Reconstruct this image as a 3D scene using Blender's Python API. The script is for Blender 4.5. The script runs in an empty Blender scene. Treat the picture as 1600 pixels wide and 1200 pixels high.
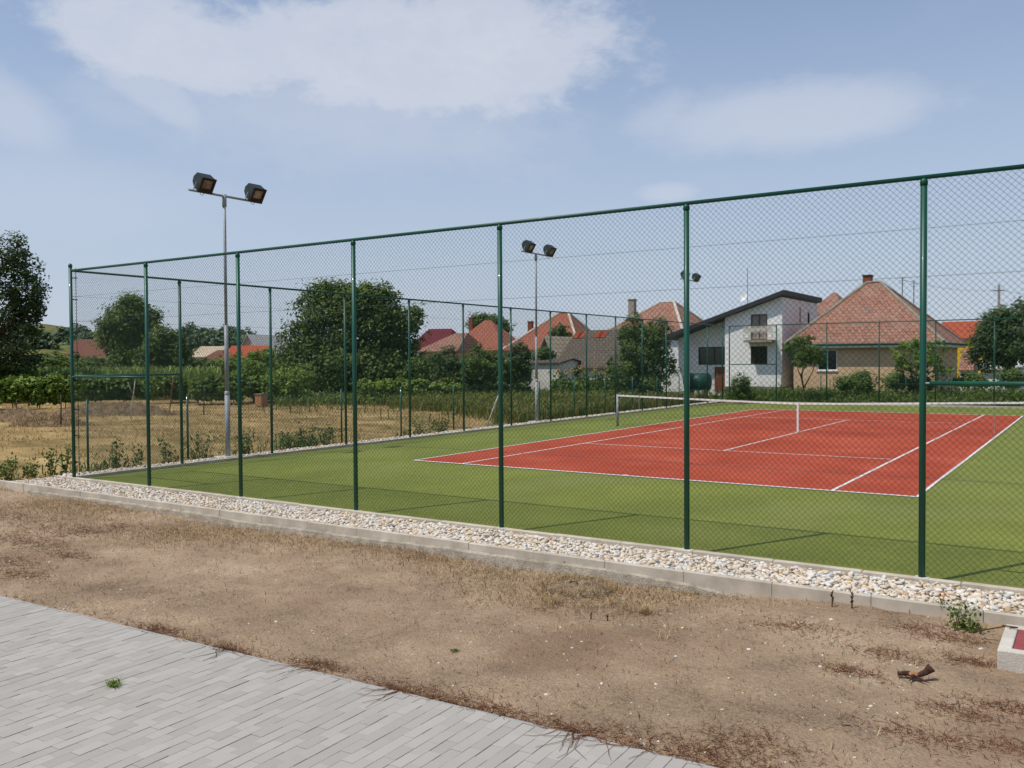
import bpy, bmesh, math, random
import numpy as np
from mathutils import Vector, Matrix
R = math.radians
random.seed(7); RNG = np.random.default_rng(7)
S = bpy.context.scene
COL = S.collection

# ------------------------------------------------------------------ camera
FPX, YAW, PIT, ROL = 1388.75, .5836, -.0255, -.0062
CAM = np.array([13.0375, -15.6399, 2.2487])
FW = np.array([-math.sin(YAW)*math.cos(PIT), math.cos(YAW)*math.cos(PIT), math.sin(PIT)])
_r = np.array([math.cos(YAW), math.sin(YAW), 0.]); _u = np.cross(_r, FW)
RT = _r*math.cos(ROL)+_u*math.sin(ROL); UP = -_r*math.sin(ROL)+_u*math.cos(ROL)
cd = bpy.data.cameras.new('camera'); cam = bpy.data.objects.new('camera', cd); COL.objects.link(cam)
cam.matrix_world = Matrix([[RT[i], UP[i], -FW[i], CAM[i]] for i in range(3)]+[[0, 0, 0, 1]])
cd.sensor_width = 36; cd.lens = FPX/1600*36; cd.clip_start = .1; cd.clip_end = 6000
S.camera = cam
S.render.resolution_x, S.render.resolution_y = 1024, 768

def ray(px, py): return FW+RT*(px-800)/FPX+UP*(600-py)/FPX
def onz(px, py, z): d = ray(px, py); return CAM+d*((z-CAM[2])/d[2])
def ony(px, py, Y): d = ray(px, py); return CAM+d*((Y-CAM[1])/d[1])
def onx(px, py, X): d = ray(px, py); return CAM+d*((X-CAM[0])/d[0])
def dep(px, py, D): return CAM+ray(px, py)*D

# ------------------------------------------------------------------ sun, sky, exposure
SUN_EL = 62.0; SH = np.array([1.13, 1.78]); SH = SH/np.linalg.norm(SH)      # shadows fall towards SH
sd = np.array([-SH[0]*math.cos(R(SUN_EL)), -SH[1]*math.cos(R(SUN_EL)), math.sin(R(SUN_EL))])
sl = bpy.data.lights.new('sun', 'SUN'); sl.energy = 3.7; sl.angle = R(.55); sl.color = (1, .955, .88)
so = bpy.data.objects.new('sun', sl); COL.objects.link(so)
so.rotation_euler = Vector(sd).to_track_quat('Z', 'Y').to_euler(); so.location = (0, 0, 60)

W = bpy.data.worlds.new('World'); S.world = W; W.use_nodes = True
nt = W.node_tree; nt.nodes.clear(); N = nt.nodes.new; L = nt.links.new
def math_(op, a, b=None, tree=None, clamp=False):
    t = tree or nt
    n = t.nodes.new('ShaderNodeMath'); n.operation = op; n.use_clamp = clamp
    for i, v in enumerate((a, b)):
        if v is None: continue
        if isinstance(v, (int, float)): n.inputs[i].default_value = v
        else: t.links.new(v, n.inputs[i])
    return n.outputs[0]
sky = N('ShaderNodeTexSky'); sky.sky_type = 'NISHITA'; sky.sun_disc = False
sky.sun_elevation = R(SUN_EL); sky.sun_rotation = math.atan2(sd[0], sd[1])
sky.altitude = 150; sky.air_density = 1.0; sky.dust_density = .4; sky.ozone_density = 2.2
tc = N('ShaderNodeTexCoord'); DIR = tc.outputs['Generated']
def vdot(v):
    n = N('ShaderNodeVectorMath'); n.operation = 'DOT_PRODUCT'; L(DIR, n.inputs[0]); n.inputs[1].default_value = tuple(v); return n.outputs['Value']
mp = N('ShaderNodeMapping'); mp.inputs['Scale'].default_value = (1, 1, 1.9); L(DIR, mp.inputs[0])
def wnoise(scale, det, rough, dist=0):
    n = N('ShaderNodeTexNoise'); L(mp.outputs[0], n.inputs['Vector'])
    n.inputs['Scale'].default_value = scale; n.inputs['Detail'].default_value = det; n.inputs['Roughness'].default_value = rough; n.inputs['Distortion'].default_value = dist
    return n.outputs['Fac']
n1 = wnoise(5.5, 9, .6, .25); n2 = wnoise(15, 8, .62, .2); n3 = wnoise(2.3, 7, .55, .2); n4 = wnoise(34, 8, .65, .3)
def smooth(v, a, b):
    n = N('ShaderNodeMapRange'); n.interpolation_type = 'SMOOTHSTEP'; L(v, n.inputs[0])
    n.inputs[1].default_value = a; n.inputs[2].default_value = b; return n.outputs[0]
def cloud(px, py, hw, hh, tilt=0, soft=(1.2, .45), amp=1.5):
    c = ray(px, py); c = c/np.linalg.norm(c)
    r = np.cross(c, (0, 0, 1)); r /= np.linalg.norm(r); u = np.cross(r, c)
    r, u = r*math.cos(tilt)+u*math.sin(tilt), u*math.cos(tilt)-r*math.sin(tilt)
    a = math_('POWER', math_('DIVIDE', vdot(r), hw/FPX), 2); b = math_('POWER', math_('DIVIDE', vdot(u), hh/FPX), 2)
    q = math_('SQRT', math_('ADD', a, b))
    q = math_('ADD', q, math_('MULTIPLY', math_('SUBTRACT', n1, .5), amp))
    q = math_('ADD', q, math_('MULTIPLY', math_('SUBTRACT', n2, .5), amp*.55))
    q = math_('ADD', q, math_('MULTIPLY', math_('SUBTRACT', n4, .5), amp*.4))
    m = smooth(q, *soft)
    return math_('MULTIPLY', m, math_('GREATER_THAN', vdot(c), 0))
cl = math_('MULTIPLY', cloud(290, 70, 250, 78, -.16, (1.05, .6), 1.3), .92)
for args, k in (((650, 85, 330, 112, .06, (1.05, .55), 1.3), .95), ((230, 130, 150, 45, -.6, (1.1, .4), 1.0), .6), ((520, 165, 330, 110, 0, (1.3, .3), 1.2), .5), ((1250, 178, 230, 55, -.02, (1.2, .4), 1.1), .62),
                ((0, 165, 90, 45, -.5, (1.3, .4), 1.0), .5), ((1045, 302, 45, 16, 0, (1.2, .4), .8), .5), ((60, 300, 260, 60, 0, (1.5, .2), 1.2), .25)):
    cl = math_('MAXIMUM', cl, math_('MULTIPLY', cloud(*args), k))
gen = math_('MULTIPLY', smooth(n3, .58, .82), .35)                    # thin cloud over the rest of the sky
cl = math_('MAXIMUM', cl, gen)
elev = vdot((0, 0, 1)); veil = math_('ADD', math_('MULTIPLY', smooth(elev, .5, -.02), .72), .16)        # milky summer air, thicker towards the horizon
cl = math_('MULTIPLY', cl, .82)
cl = math_('MULTIPLY', cl, math_('ADD', .62, math_('ADD', math_('MULTIPLY', n2, .4), math_('MULTIPLY', n4, .3))), clamp=True)
mixn = N('ShaderNodeMix'); mixn.data_type = 'RGBA'; L(cl, mixn.inputs[0]); 
mixv = N('ShaderNodeMix'); mixv.data_type = 'RGBA'; L(veil, mixv.inputs[0]); L(sky.outputs[0], mixv.inputs[6]); mixv.inputs[7].default_value = (3.7, 4.2, 5.15, 1)
L(mixv.outputs[2], mixn.inputs[6]); mixn.inputs[7].default_value = (5.0, 5.25, 5.9, 1)
bg = N('ShaderNodeBackground'); bg.inputs['Strength'].default_value = .132; L(mixn.outputs[2], bg.inputs[0])
wo = N('ShaderNodeOutputWorld'); L(bg.outputs[0], wo.inputs[0])
S.view_settings.view_transform = 'Standard'; S.view_settings.look = 'None'; S.view_settings.exposure = 0; S.view_settings.gamma = 1
S.view_settings.use_curve_mapping = False

# ------------------------------------------------------------------ materials
def lin(c): return tuple(((v/255)/12.92 if v/255 <= .04045 else ((v/255+.055)/1.055)**2.4) for v in c)+(1,)
MATS = {}
def M(name, stops, scale=4, rough=.85, bump=0, bscale=40, attr=None, spec=.3, metal=0, sheen=0, stretch=(1, 1, 1), det=6, transl=0, coat=0, rnd=False, bdist=.02, fine=None, blotch=None):
    m = bpy.data.materials.new(name); m.use_nodes = True; t = m.node_tree; b = t.nodes['Principled BSDF']
    geo = t.nodes.new('ShaderNodeNewGeometry'); mpn = t.nodes.new('ShaderNodeMapping'); mpn.inputs['Scale'].default_value = stretch
    t.links.new(geo.outputs['Position'], mpn.inputs[0])
    def nz(s, d=det):
        n = t.nodes.new('ShaderNodeTexNoise'); n.inputs['Scale'].default_value = s; n.inputs['Detail'].default_value = d; n.inputs['Roughness'].default_value = .6
        t.links.new(mpn.outputs[0], n.inputs['Vector']); return n.outputs['Fac']
    rp = t.nodes.new('ShaderNodeValToRGB'); el = rp.color_ramp.elements
    while len(el) < len(stops): el.new(.5)
    for e, (p, c) in zip(el, stops): e.position = p; e.color = lin(c)
    if attr:
        a = t.nodes.new('ShaderNodeAttribute'); a.attribute_name = attr; fac = a.outputs['Fac']
    elif rnd:
        oi = t.nodes.new('ShaderNodeObjectInfo'); fac = math_('ADD', math_('MULTIPLY', oi.outputs['Random'], .7, t), math_('MULTIPLY', nz(scale), .3, t), t)
    else: fac = nz(scale)
    if fine: fac = math_('ADD', fac, math_('MULTIPLY', math_('SUBTRACT', nz(fine[0], 4), .5, t), fine[1], t), t)
    t.links.new(fac, rp.inputs[0]); col = rp.outputs[0]
    if blotch:
        bc, bs, lo, hi = blotch; mr = t.nodes.new('ShaderNodeMapRange'); mr.inputs[1].default_value = lo; mr.inputs[2].default_value = hi; t.links.new(nz(bs, 9), mr.inputs[0])
        mx = t.nodes.new('ShaderNodeMix'); mx.data_type = 'RGBA'; t.links.new(mr.outputs[0], mx.inputs[0]); t.links.new(col, mx.inputs[6]); mx.inputs[7].default_value = lin(bc); col = mx.outputs[2]
    t.links.new(col, b.inputs['Base Color'])
    b.inputs['Roughness'].default_value = rough; b.inputs['Specular IOR Level'].default_value = spec; b.inputs['Metallic'].default_value = metal
    if sheen: b.inputs['Sheen Weight'].default_value = sheen; b.inputs['Sheen Roughness'].default_value = .5; b.inputs['Sheen Tint'].default_value = (1, 1, .42, 1)
    if coat: b.inputs['Coat Weight'].default_value = coat
    if bump:
        bn = t.nodes.new('ShaderNodeBump'); bn.inputs['Strength'].default_value = bump; bn.inputs['Distance'].default_value = bdist
        t.links.new(nz(bscale, 5), bn.inputs['Height']); t.links.new(bn.outputs[0], b.inputs['Normal'])
    if transl:
        tr = t.nodes.new('ShaderNodeBsdfTranslucent'); t.links.new(col, tr.inputs[0]); ms = t.nodes.new('ShaderNodeMixShader'); ms.inputs[0].default_value = transl
        t.links.new(b.outputs[0], ms.inputs[1]); t.links.new(tr.outputs[0], ms.inputs[2]); t.links.new(ms.outputs[0], t.nodes['Material Output'].inputs[0])
    MATS[name] = m; return m

M('soil', [(.22, (114, 96, 79)), (.4, (150, 128, 105)), (.56, (168, 144, 118)), (.76, (190, 167, 140))], 1.0, .97, 1, 45, spec=.06, det=13, bdist=.03, fine=(30, .6), blotch=((134, 108, 86), .42, .52, .8))
M('ground', [(.3, (70, 80, 40)), (.6, (108, 106, 62)), (.75, (140, 124, 84))], .35, .95, .6, 6, spec=.1, det=10)
M('stubble', [(.3, (96, 88, 52)), (.42, (134, 114, 72)), (.56, (166, 140, 94)), (.72, (192, 168, 120))], .6, .95, .9, 14, spec=.1, det=12, stretch=(.6, 1.2, 1), bdist=.08)
M('straw', [(0, (126, 104, 64)), (.5, (170, 144, 98)), (1, (202, 178, 132))], attr='tone', rough=.8, spec=.2, transl=.15)
M('turf', [(.28, (86, 94, 26)), (.5, (103, 111, 33)), (.72, (122, 127, 45))], .45, .95, .8, 90, spec=.05, sheen=.4, det=12, bdist=.02, fine=(12, .8), blotch=((120, 122, 64), .3, .52, .75))
M('clay', [(.3, (150, 66, 47)), (.5, (164, 75, 55)), (.7, (180, 90, 68))], .45, .95, .5, 150, spec=.06, sheen=.0, det=12, bdist=.006, fine=(10, .6))
M('line', [(.3, (205, 200, 196)), (.7, (225, 221, 216))], 9, .85, .2, 120, spec=.2)
M('concrete', [(.3, (164, 154, 138)), (.5, (184, 173, 156)), (.7, (202, 191, 174))], 3, .9, .4, 70, spec=.2, det=10, bdist=.006)
M('concrete_old', [(.3, (120, 112, 98)), (.5, (146, 138, 122)), (.7, (170, 162, 148))], 5, .95, .6, 50, spec=.15, det=10)
M('concrete_rough', [(.3, (134, 124, 108)), (.5, (160, 150, 134)), (.7, (184, 174, 156))], 6, .97, 1, 45, spec=.1, det=10, bdist=.02, fine=(40, .5))
M('cover_dirty', [(.3, (112, 94, 76)), (.5, (140, 120, 98)), (.66, (158, 146, 126)), (.75, (178, 170, 156))], 7, .97, 1, 40, spec=.06, det=12, bdist=.03, fine=(30, .6))
M('concrete_white', [(.3, (176, 168, 154)), (.7, (208, 200, 186))], 5, .9, .4, 60, spec=.2)
M('dark_stone', [(.3, (66, 66, 68)), (.7, (92, 92, 92))], 6, .9, .3, 60)
M('mortar', [(.3, (108, 102, 94)), (.7, (136, 129, 119))], 10, .95, .4, 80, spec=.1)
M('paver', [(.1, (158, 152, 143)), (.35, (163, 157, 148)), (.6, (167, 161, 152)), (.9, (173, 167, 158))], 9, .9, .45, 160, rnd=True, spec=.2, bdist=.004)
M('paver_far', [(.3, (148, 145, 141)), (.7, (166, 163, 159))], 3, .9, .45, 160, spec=.2, bdist=.004)
M('pebble', [(0, (150, 148, 144)), (.1, (176, 150, 118)), (.22, (196, 176, 148)), (.42, (208, 196, 178)), (.66, (218, 211, 199)), (.84, (190, 189, 186)), (.95, (224, 200, 160)), (.975, (176, 122, 84)), (1, (134, 128, 122))], attr='tone', rough=.75, spec=.3, bump=.2, bscale=60)
M('pebble_rnd', [(0, (166, 164, 160)), (.15, (196, 176, 148)), (.42, (208, 196, 178)), (.66, (218, 211, 199)), (.84, (190, 189, 186)), (.93, (224, 200, 160)), (1, (180, 126, 88))], 3, rnd=True, rough=.75, spec=.3, bump=.2, bscale=60)
M('gravel_bed', [(.3, (150, 138, 120)), (.6, (196, 184, 164))], 24, .95, 1, 40)
M('green_paint', [(.3, (10, 68, 52)), (.7, (15, 79, 61))], 3, .42, spec=.35, coat=.1)
M('green_wire', [(.3, (16, 48, 38)), (.7, (22, 58, 46))], 3, .5, spec=.3)
M('galv', [(.3, (136, 140, 142)), (.7, (164, 168, 170))], 14, .6, spec=.4, metal=.2)
M('wire', [(.3, (78, 84, 82)), (.7, (100, 104, 100))], 5, .6, metal=.2)
M('lamp_black', [(.3, (24, 22, 24)), (.7, (36, 30, 32))], 6, .5, spec=.4)
M('lamp_grey', [(.3, (40, 50, 48)), (.7, (52, 62, 60))], 6, .5, spec=.4)
M('reflector', [(.35, (112, 98, 94)), (.65, (168, 154, 146))], 5, .25, spec=.5, metal=.1, det=1)
M('net_white', [(.3, (218, 218, 214)), (.7, (236, 236, 232))], 5, .8)
M('net_cord', [(.3, (34, 40, 36)), (.7, (48, 54, 48))], 5, .8)
M('stucco_white', [(.3, (226, 224, 219)), (.7, (238, 236, 232))], 1.2, .95, .4, 30, spec=.15)
M('stucco_tan', [(.3, (200, 166, 132)), (.7, (212, 180, 146))], 1.0, .95, .4, 30, spec=.15)
M('stucco_dirty', [(.25, (164, 154, 140)), (.42, (212, 205, 193)), (.7, (230, 225, 215))], 1.3, .95, .6, 18, spec=.12, det=10)
M('stucco_pink', [(.3, (196, 160, 146)), (.7, (210, 178, 164))], 1.2, .95, .3, 20)
M('stucco_yellow', [(.3, (216, 172, 30)), (.7, (228, 186, 42))], 1.2, .95, .3, 20)
M('plinth', [(.3, (112, 108, 102)), (.7, (138, 134, 126))], 2, .95, .4, 20)
M('wood_dark', [(.3, (52, 40, 38)), (.7, (72, 56, 52))], 5, .7, .3, 30, stretch=(1, 1, .2))
M('wood_red', [(.3, (104, 54, 36)), (.7, (130, 70, 48))], 5, .6, .3, 30)
M('box_wood', [(.3, (150, 106, 74)), (.7, (172, 126, 90))], 5, .8, .3, 30)
M('wood_grey', [(.3, (100, 94, 86)), (.7, (140, 132, 122))], 6, .9, .4, 30, stretch=(1, 1, .15))
M('roof_dark', [(.3, (44, 42, 46)), (.7, (60, 58, 62))], 2, .6)
M('white_frame', [(.3, (222, 222, 220)), (.7, (232, 232, 230))], 5, .5)
M('glass', [(.3, (22, 26, 28)), (.7, (34, 38, 40))], 1.5, .08, spec=.6)
M('glass_brown', [(.3, (46, 38, 34)), (.7, (70, 58, 50))], 3, .1, spec=.6)
M('curtain', [(.3, (120, 112, 106)), (.7, (150, 142, 134))], 8, .5, spec=.5, stretch=(1, 1, .1))
M('chimney_brick', [(.3, (120, 66, 50)), (.7, (150, 88, 66))], 6, .95, .5, 20)
M('chimney_grey', [(.3, (136, 128, 114)), (.7, (164, 156, 142))], 6, .95, .5, 20)
M('gutter', [(.3, (24, 74, 56)), (.7, (32, 86, 66))], 5, .5)
M('bark', [(.3, (58, 48, 38)), (.7, (94, 80, 64))], 8, .95, .8, 20, stretch=(1, 1, .3))
M('bark_pale', [(.3, (150, 140, 128)), (.7, (190, 180, 166))], 8, .9, .5, 20)
M('twig', [(0, (84, 58, 42)), (.5, (118, 82, 60)), (1, (146, 108, 80))], attr='tone', rough=.9, spec=.1)
M('dry_grass', [(0, (112, 88, 58)), (.5, (160, 132, 94)), (1, (196, 172, 132))], attr='tone', rough=.9, spec=.15, transl=.15)
M('chip', [(.3, (196, 188, 176)), (.7, (226, 220, 210))], 30, .8)
M('hatch_red', [(.3, (134, 60, 58)), (.7, (152, 74, 70))], 9, .6, .3, 90)
M('black_wood', [(.3, (48, 30, 26)), (.7, (92, 62, 48))], 30, .9, .6, 60)
M('petal', [(.3, (222, 164, 22)), (.7, (238, 184, 40))], 9, .8)
M('tank', [(.3, (24, 62, 52)), (.7, (34, 76, 64))], 3, .5)
M('dish', [(.3, (214, 214, 212)), (.7, (226, 226, 224))], 3, .5)
M('hay', [(.3, (96, 80, 60)), (.7, (140, 118, 90))], 2, .95, .9, 12, bdist=.06)
M('car_grey', [(.3, (150, 154, 158)), (.7, (160, 164, 168))], 3, .4)
def leafmat(name, dark, mid, light, transl=.28):
    M(name, [(0, dark), (.5, mid), (1, light)], attr='tone', rough=.55, spec=.3, transl=transl)
leafmat('leaf_dark', (58, 76, 30), (84, 104, 42), (120, 138, 60), .34)
leafmat('leaf_deep', (48, 64, 32), (70, 88, 44), (100, 118, 62), .3)
leafmat('leaf_mid', (66, 86, 34), (92, 114, 46), (126, 146, 64), .32)
leafmat('leaf_light', (84, 106, 38), (112, 136, 50), (148, 168, 74), .35)
leafmat('leaf_corn', (92, 112, 48), (122, 144, 70), (164, 180, 104), .35)
leafmat('leaf_weed', (64, 86, 34), (94, 116, 48), (142, 152, 78), .3)
leafmat('leaf_meadow', (66, 84, 32), (102, 112, 44), (156, 142, 68), .3)
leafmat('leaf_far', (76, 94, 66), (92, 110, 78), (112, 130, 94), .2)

def tilemat(name, cols, mortar, tw=.19, th=.3, patch=None):
    m = bpy.data.materials.new(name); m.use_nodes = True; t = m.node_tree; b = t.nodes['Principled BSDF']
    uv = t.nodes.new('ShaderNodeUVMap'); br = t.nodes.new('ShaderNodeTexBrick'); t.links.new(uv.outputs[0], br.inputs['Vector'])
    br.inputs['Scale'].default_value = 1; br.inputs['Brick Width'].default_value = tw; br.inputs['Row Height'].default_value = th
    br.inputs['Mortar Size'].default_value = .022; br.inputs['Mortar Smooth'].default_value = .4; br.inputs['Bias'].default_value = -.1
    br.inputs['Color1'].default_value = lin(cols[0]); br.inputs['Color2'].default_value = lin(cols[1]); br.inputs['Mortar'].default_value = lin(mortar)
    geo = t.nodes.new('ShaderNodeNewGeometry'); n = t.nodes.new('ShaderNodeTexNoise'); n.inputs['Scale'].default_value = 1.1; n.inputs['Detail'].default_value = 10; n.inputs['Roughness'].default_value = .8
    t.links.new(geo.outputs['Position'], n.inputs['Vector'])
    mr = t.nodes.new('ShaderNodeMapRange'); mr.inputs[1].default_value = .38; mr.inputs[2].default_value = .68; t.links.new(n.outputs['Fac'], mr.inputs[0])
    mx = t.nodes.new('ShaderNodeMix'); mx.data_type = 'RGBA'; t.links.new(math_('MULTIPLY', mr.outputs[0], .78, t), mx.inputs[0]); t.links.new(br.outputs['Color'], mx.inputs[6]); mx.inputs[7].default_value = lin(cols[2])
    t.links.new(mx.outputs[2], b.inputs['Base Color']); b.inputs['Roughness'].default_value = .9; b.inputs['Specular IOR Level'].default_value = .2
    # rounded, overlapping courses
    sx = t.nodes.new('ShaderNodeSeparateXYZ'); t.links.new(uv.outputs[0], sx.inputs[0])
    saw = math_('FRACT', math_('DIVIDE', sx.outputs['Y'], th, t), None, t)
    hgt = math_('SUBTRACT', math_('MULTIPLY', math_('SUBTRACT', 1, saw, t), 1, t), math_('MULTIPLY', br.outputs['Fac'], .6, t), t)
    bn = t.nodes.new('ShaderNodeBump'); bn.inputs['Strength'].default_value = .8; bn.inputs['Distance'].default_value = .05
    t.links.new(hgt, bn.inputs['Height']); t.links.new(bn.outputs[0], b.inputs['Normal'])
    MATS[name] = m
tilemat('tiles_tan', ((170, 114, 92), (136, 92, 77), (156, 132, 116)), (84, 62, 54), .22, .32)
tilemat('tiles_red', ((172, 98, 76), (152, 84, 64), (146, 108, 90)), (104, 64, 54), .24, .34)
tilemat('tiles_orange', ((188, 92, 60), (172, 80, 50), (160, 88, 64)), (130, 56, 36), .24, .34)
tilemat('tiles_grey', ((116, 104, 92), (98, 88, 78), (86, 78, 68)), (58, 52, 46), .24, .3)
tilemat('tiles_maroon', ((112, 46, 52), (104, 42, 48), (104, 48, 52)), (92, 34, 40), .3, .36)
tilemat('tiles_cream', ((216, 198, 168), (202, 184, 154), (186, 166, 138)), (116, 100, 82), .3, .34)
tilemat('tiles_brown', ((140, 88, 70), (126, 78, 62), (116, 86, 72)), (86, 58, 48), .24, .34)
tilemat('tiles_white', ((210, 206, 200), (200, 196, 190), (186, 180, 172)), (150, 146, 140), .3, .36)

# ------------------------------------------------------------------ mesh helpers
class MB:
    def __init__(s): s.v = []; s.f = []; s.tone = []; s.uv = {}
    def quad(s, a, b, c, d): n = len(s.v); s.v += [tuple(a), tuple(b), tuple(c), tuple(d)]; s.f.append((n, n+1, n+2, n+3)); return s
    def poly(s, pts): n = len(s.v); s.v += [tuple(p) for p in pts]; s.f.append(tuple(range(n, n+len(pts)))); return s
    def box(s, x0, x1, y0, y1, z0, z1, bev=0):
        if bev:
            b = bev; n = len(s.v)
            for z, i in ((z0, 0), (z1-b, 0), (z1, b)):
                s.v += [(x0+i, y0+i, z), (x1-i, y0+i, z), (x1-i, y1-i, z), (x0+i, y1-i, z)]
            for k in (0, 4):
                for j in range(4): s.f.append((n+k+j, n+k+(j+1) % 4, n+k+4+(j+1) % 4, n+k+4+j))
            s.f.append((n+8, n+9, n+10, n+11)); s.f.append((n+3, n+2, n+1, n)); return s
        n = len(s.v); s.v += [(x0, y0, z0), (x1, y0, z0), (x1, y1, z0), (x0, y1, z0), (x0, y0, z1), (x1, y0, z1), (x1, y1, z1), (x0, y1, z1)]
        for q in ((3, 2, 1, 0), (4, 5, 6, 7), (0, 1, 5, 4), (1, 2, 6, 5), (2, 3, 7, 6), (3, 0, 4, 7)): s.f.append(tuple(n+i for i in q))
        return s
    def tube(s, pts, r, n=8, cap=True, tone=None):
        pts = [np.array(p, float) for p in pts]; k0 = len(s.v); rs = r if hasattr(r, '__len__') else [r]*len(pts)
        for i, p in enumerate(pts):
            d = pts[min(i+1, len(pts)-1)]-pts[max(i-1, 0)]; d = d/(np.linalg.norm(d)+1e-9)
            a = np.cross(d, (0, 0, 1) if abs(d[2]) < .9 else (1, 0, 0)); a /= np.linalg.norm(a); b = np.cross(d, a)
            for j in range(n):
                w = 2*math.pi*j/n; s.v.append(tuple(p+rs[i]*(a*math.cos(w)+b*math.sin(w))))
        for i in range(len(pts)-1):
            for j in range(n): s.f.append((k0+i*n+j, k0+i*n+(j+1) % n, k0+(i+1)*n+(j+1) % n, k0+(i+1)*n+j)); 
        if tone is not None: s.tone += [tone]*((len(pts)-1)*n)
        if cap and n > 2:
            s.f.append(tuple(k0+j for j in range(n))[::-1]); s.f.append(tuple(k0+(len(pts)-1)*n+j for j in range(n)))
            if tone is not None: s.tone += [tone]*2
        return s
    def lathe(s, prof, c=(0, 0, 0), n=16):
        k0 = len(s.v)
        for (r, z) in prof:
            for j in range(n): w = 2*math.pi*j/n; s.v.append((c[0]+r*math.cos(w), c[1]+r*math.sin(w), c[2]+z))
        for i in range(len(prof)-1):
            for j in range(n): s.f.append((k0+i*n+j, k0+i*n+(j+1) % n, k0+(i+1)*n+(j+1) % n, k0+(i+1)*n+j))
        s.f.append(tuple(k0+j for j in range(n))[::-1]); s.f.append(tuple(k0+(len(prof)-1)*n+j for j in range(n))); return s
    def build(s, name, mat, parent=None, smooth=False, loc=None, world=False):
        v = np.array(s.v, float).reshape(-1, 3)
        if world and parent is not None: v = v-np.array(ROOT[parent.name])
        if loc is not None: v = v-np.array(loc)
        me = bpy.data.meshes.new(name); me.from_pydata(v.tolist(), [], s.f)
        if s.tone and len(s.tone) == len(s.f):
            a = me.attributes.new('tone', 'FLOAT', 'FACE'); a.data.foreach_set('value', s.tone)
        if s.uv:
            l = me.uv_layers.new(name='UVMap')
            for p in me.polygons:
                if p.index in s.uv:
                    for li, q in zip(p.loop_indices, s.uv[p.index]): l.data[li].uv = q
        me.materials.append(MATS[mat])
        if smooth: me.polygons.foreach_set('use_smooth', [len(p.vertices) <= 4 for p in me.polygons])
        o = bpy.data.objects.new(name, me); COL.objects.link(o)
        if parent is not None: o.parent = parent
        if loc is not None: o.location = tuple(loc)
        return o
ROOT = {}
def tag(o, label=None, cat=None, group=None, kind=None):
    for k, v in (('label', label), ('category', cat), ('group', group), ('kind', kind)):
        if v: o[k] = v
    return o
def thing(name, label, cat, loc=(0, 0, 0), rz=0, group=None):
    o = bpy.data.objects.new(name, None); COL.objects.link(o); o.location = tuple(loc); o.rotation_euler = (0, 0, rz); o.empty_display_size = .2
    ROOT[o.name] = tuple(loc); return tag(o, label, cat, group)
def copy_tree(o, parent=None):
    c = o.copy(); COL.objects.link(c); c.parent = parent
    for ch in list(o.children): copy_tree(ch, c)
    return c
def raw(name, v, f, mat, tone=None, parent=None, smooth=False, loc=None, uv=None):
    v = np.asarray(v, np.float32); f = np.asarray(f, np.int32)
    if loc is not None: v = v-np.array(loc, np.float32)
    me = bpy.data.meshes.new(name); k = f.shape[1]
    me.vertices.add(len(v)); me.vertices.foreach_set('co', v.ravel()); me.loops.add(f.size); me.loops.foreach_set('vertex_index', f.ravel())
    me.polygons.add(len(f)); me.polygons.foreach_set('loop_start', np.arange(0, f.size, k, dtype=np.int32)); me.polygons.foreach_set('loop_total', np.full(len(f), k, np.int32))
    me.update(calc_edges=True)
    if tone is not None: a = me.attributes.new('tone', 'FLOAT', 'FACE'); a.data.foreach_set('value', np.asarray(tone, np.float32))
    me.polygons.foreach_set('use_smooth', [bool(smooth)]*len(f)); me.materials.append(MATS[mat])
    o = bpy.data.objects.new(name, me); COL.objects.link(o)
    if parent is not None: o.parent = parent
    if loc is not None: o.location = tuple(loc)
    return o

_tab = RNG.random((256, 256))
def vnoise(x, y):
    x = np.asarray(x, float); y = np.asarray(y, float)
    i = np.floor(x).astype(int); j = np.floor(y).astype(int); u = x-i; v = y-j; u = u*u*(3-2*u); v = v*v*(3-2*v)
    t = lambda a, b: _tab[a % 256, b % 256]
    return (t(i, j)*(1-u)+t(i+1, j)*u)*(1-v)+(t(i, j+1)*(1-u)+t(i+1, j+1)*u)*v
def fbm(x, y, s, o=4):
    r = 0; a = .5
    for k in range(o): r = r+a*(vnoise(x*s+17.3*k, y*s+5.1*k)-.5); s *= 2.03; a *= .5
    return r
def sstep(x, a, b): t = np.clip((np.asarray(x, float)-a)/(b-a), 0, 1); return t*t*(3-2*t)
def grid(xs, ys, zf):
    X, Y = np.meshgrid(xs, ys); Z = zf(X, Y); v = np.stack([X, Y, Z], -1).reshape(-1, 3); nx, ny = len(xs), len(ys)
    a = (np.arange(ny-1)[:, None]*nx+np.arange(nx-1)[None, :]).ravel()
    return v, np.stack([a, a+1, a+nx+1, a+nx], -1)

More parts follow.
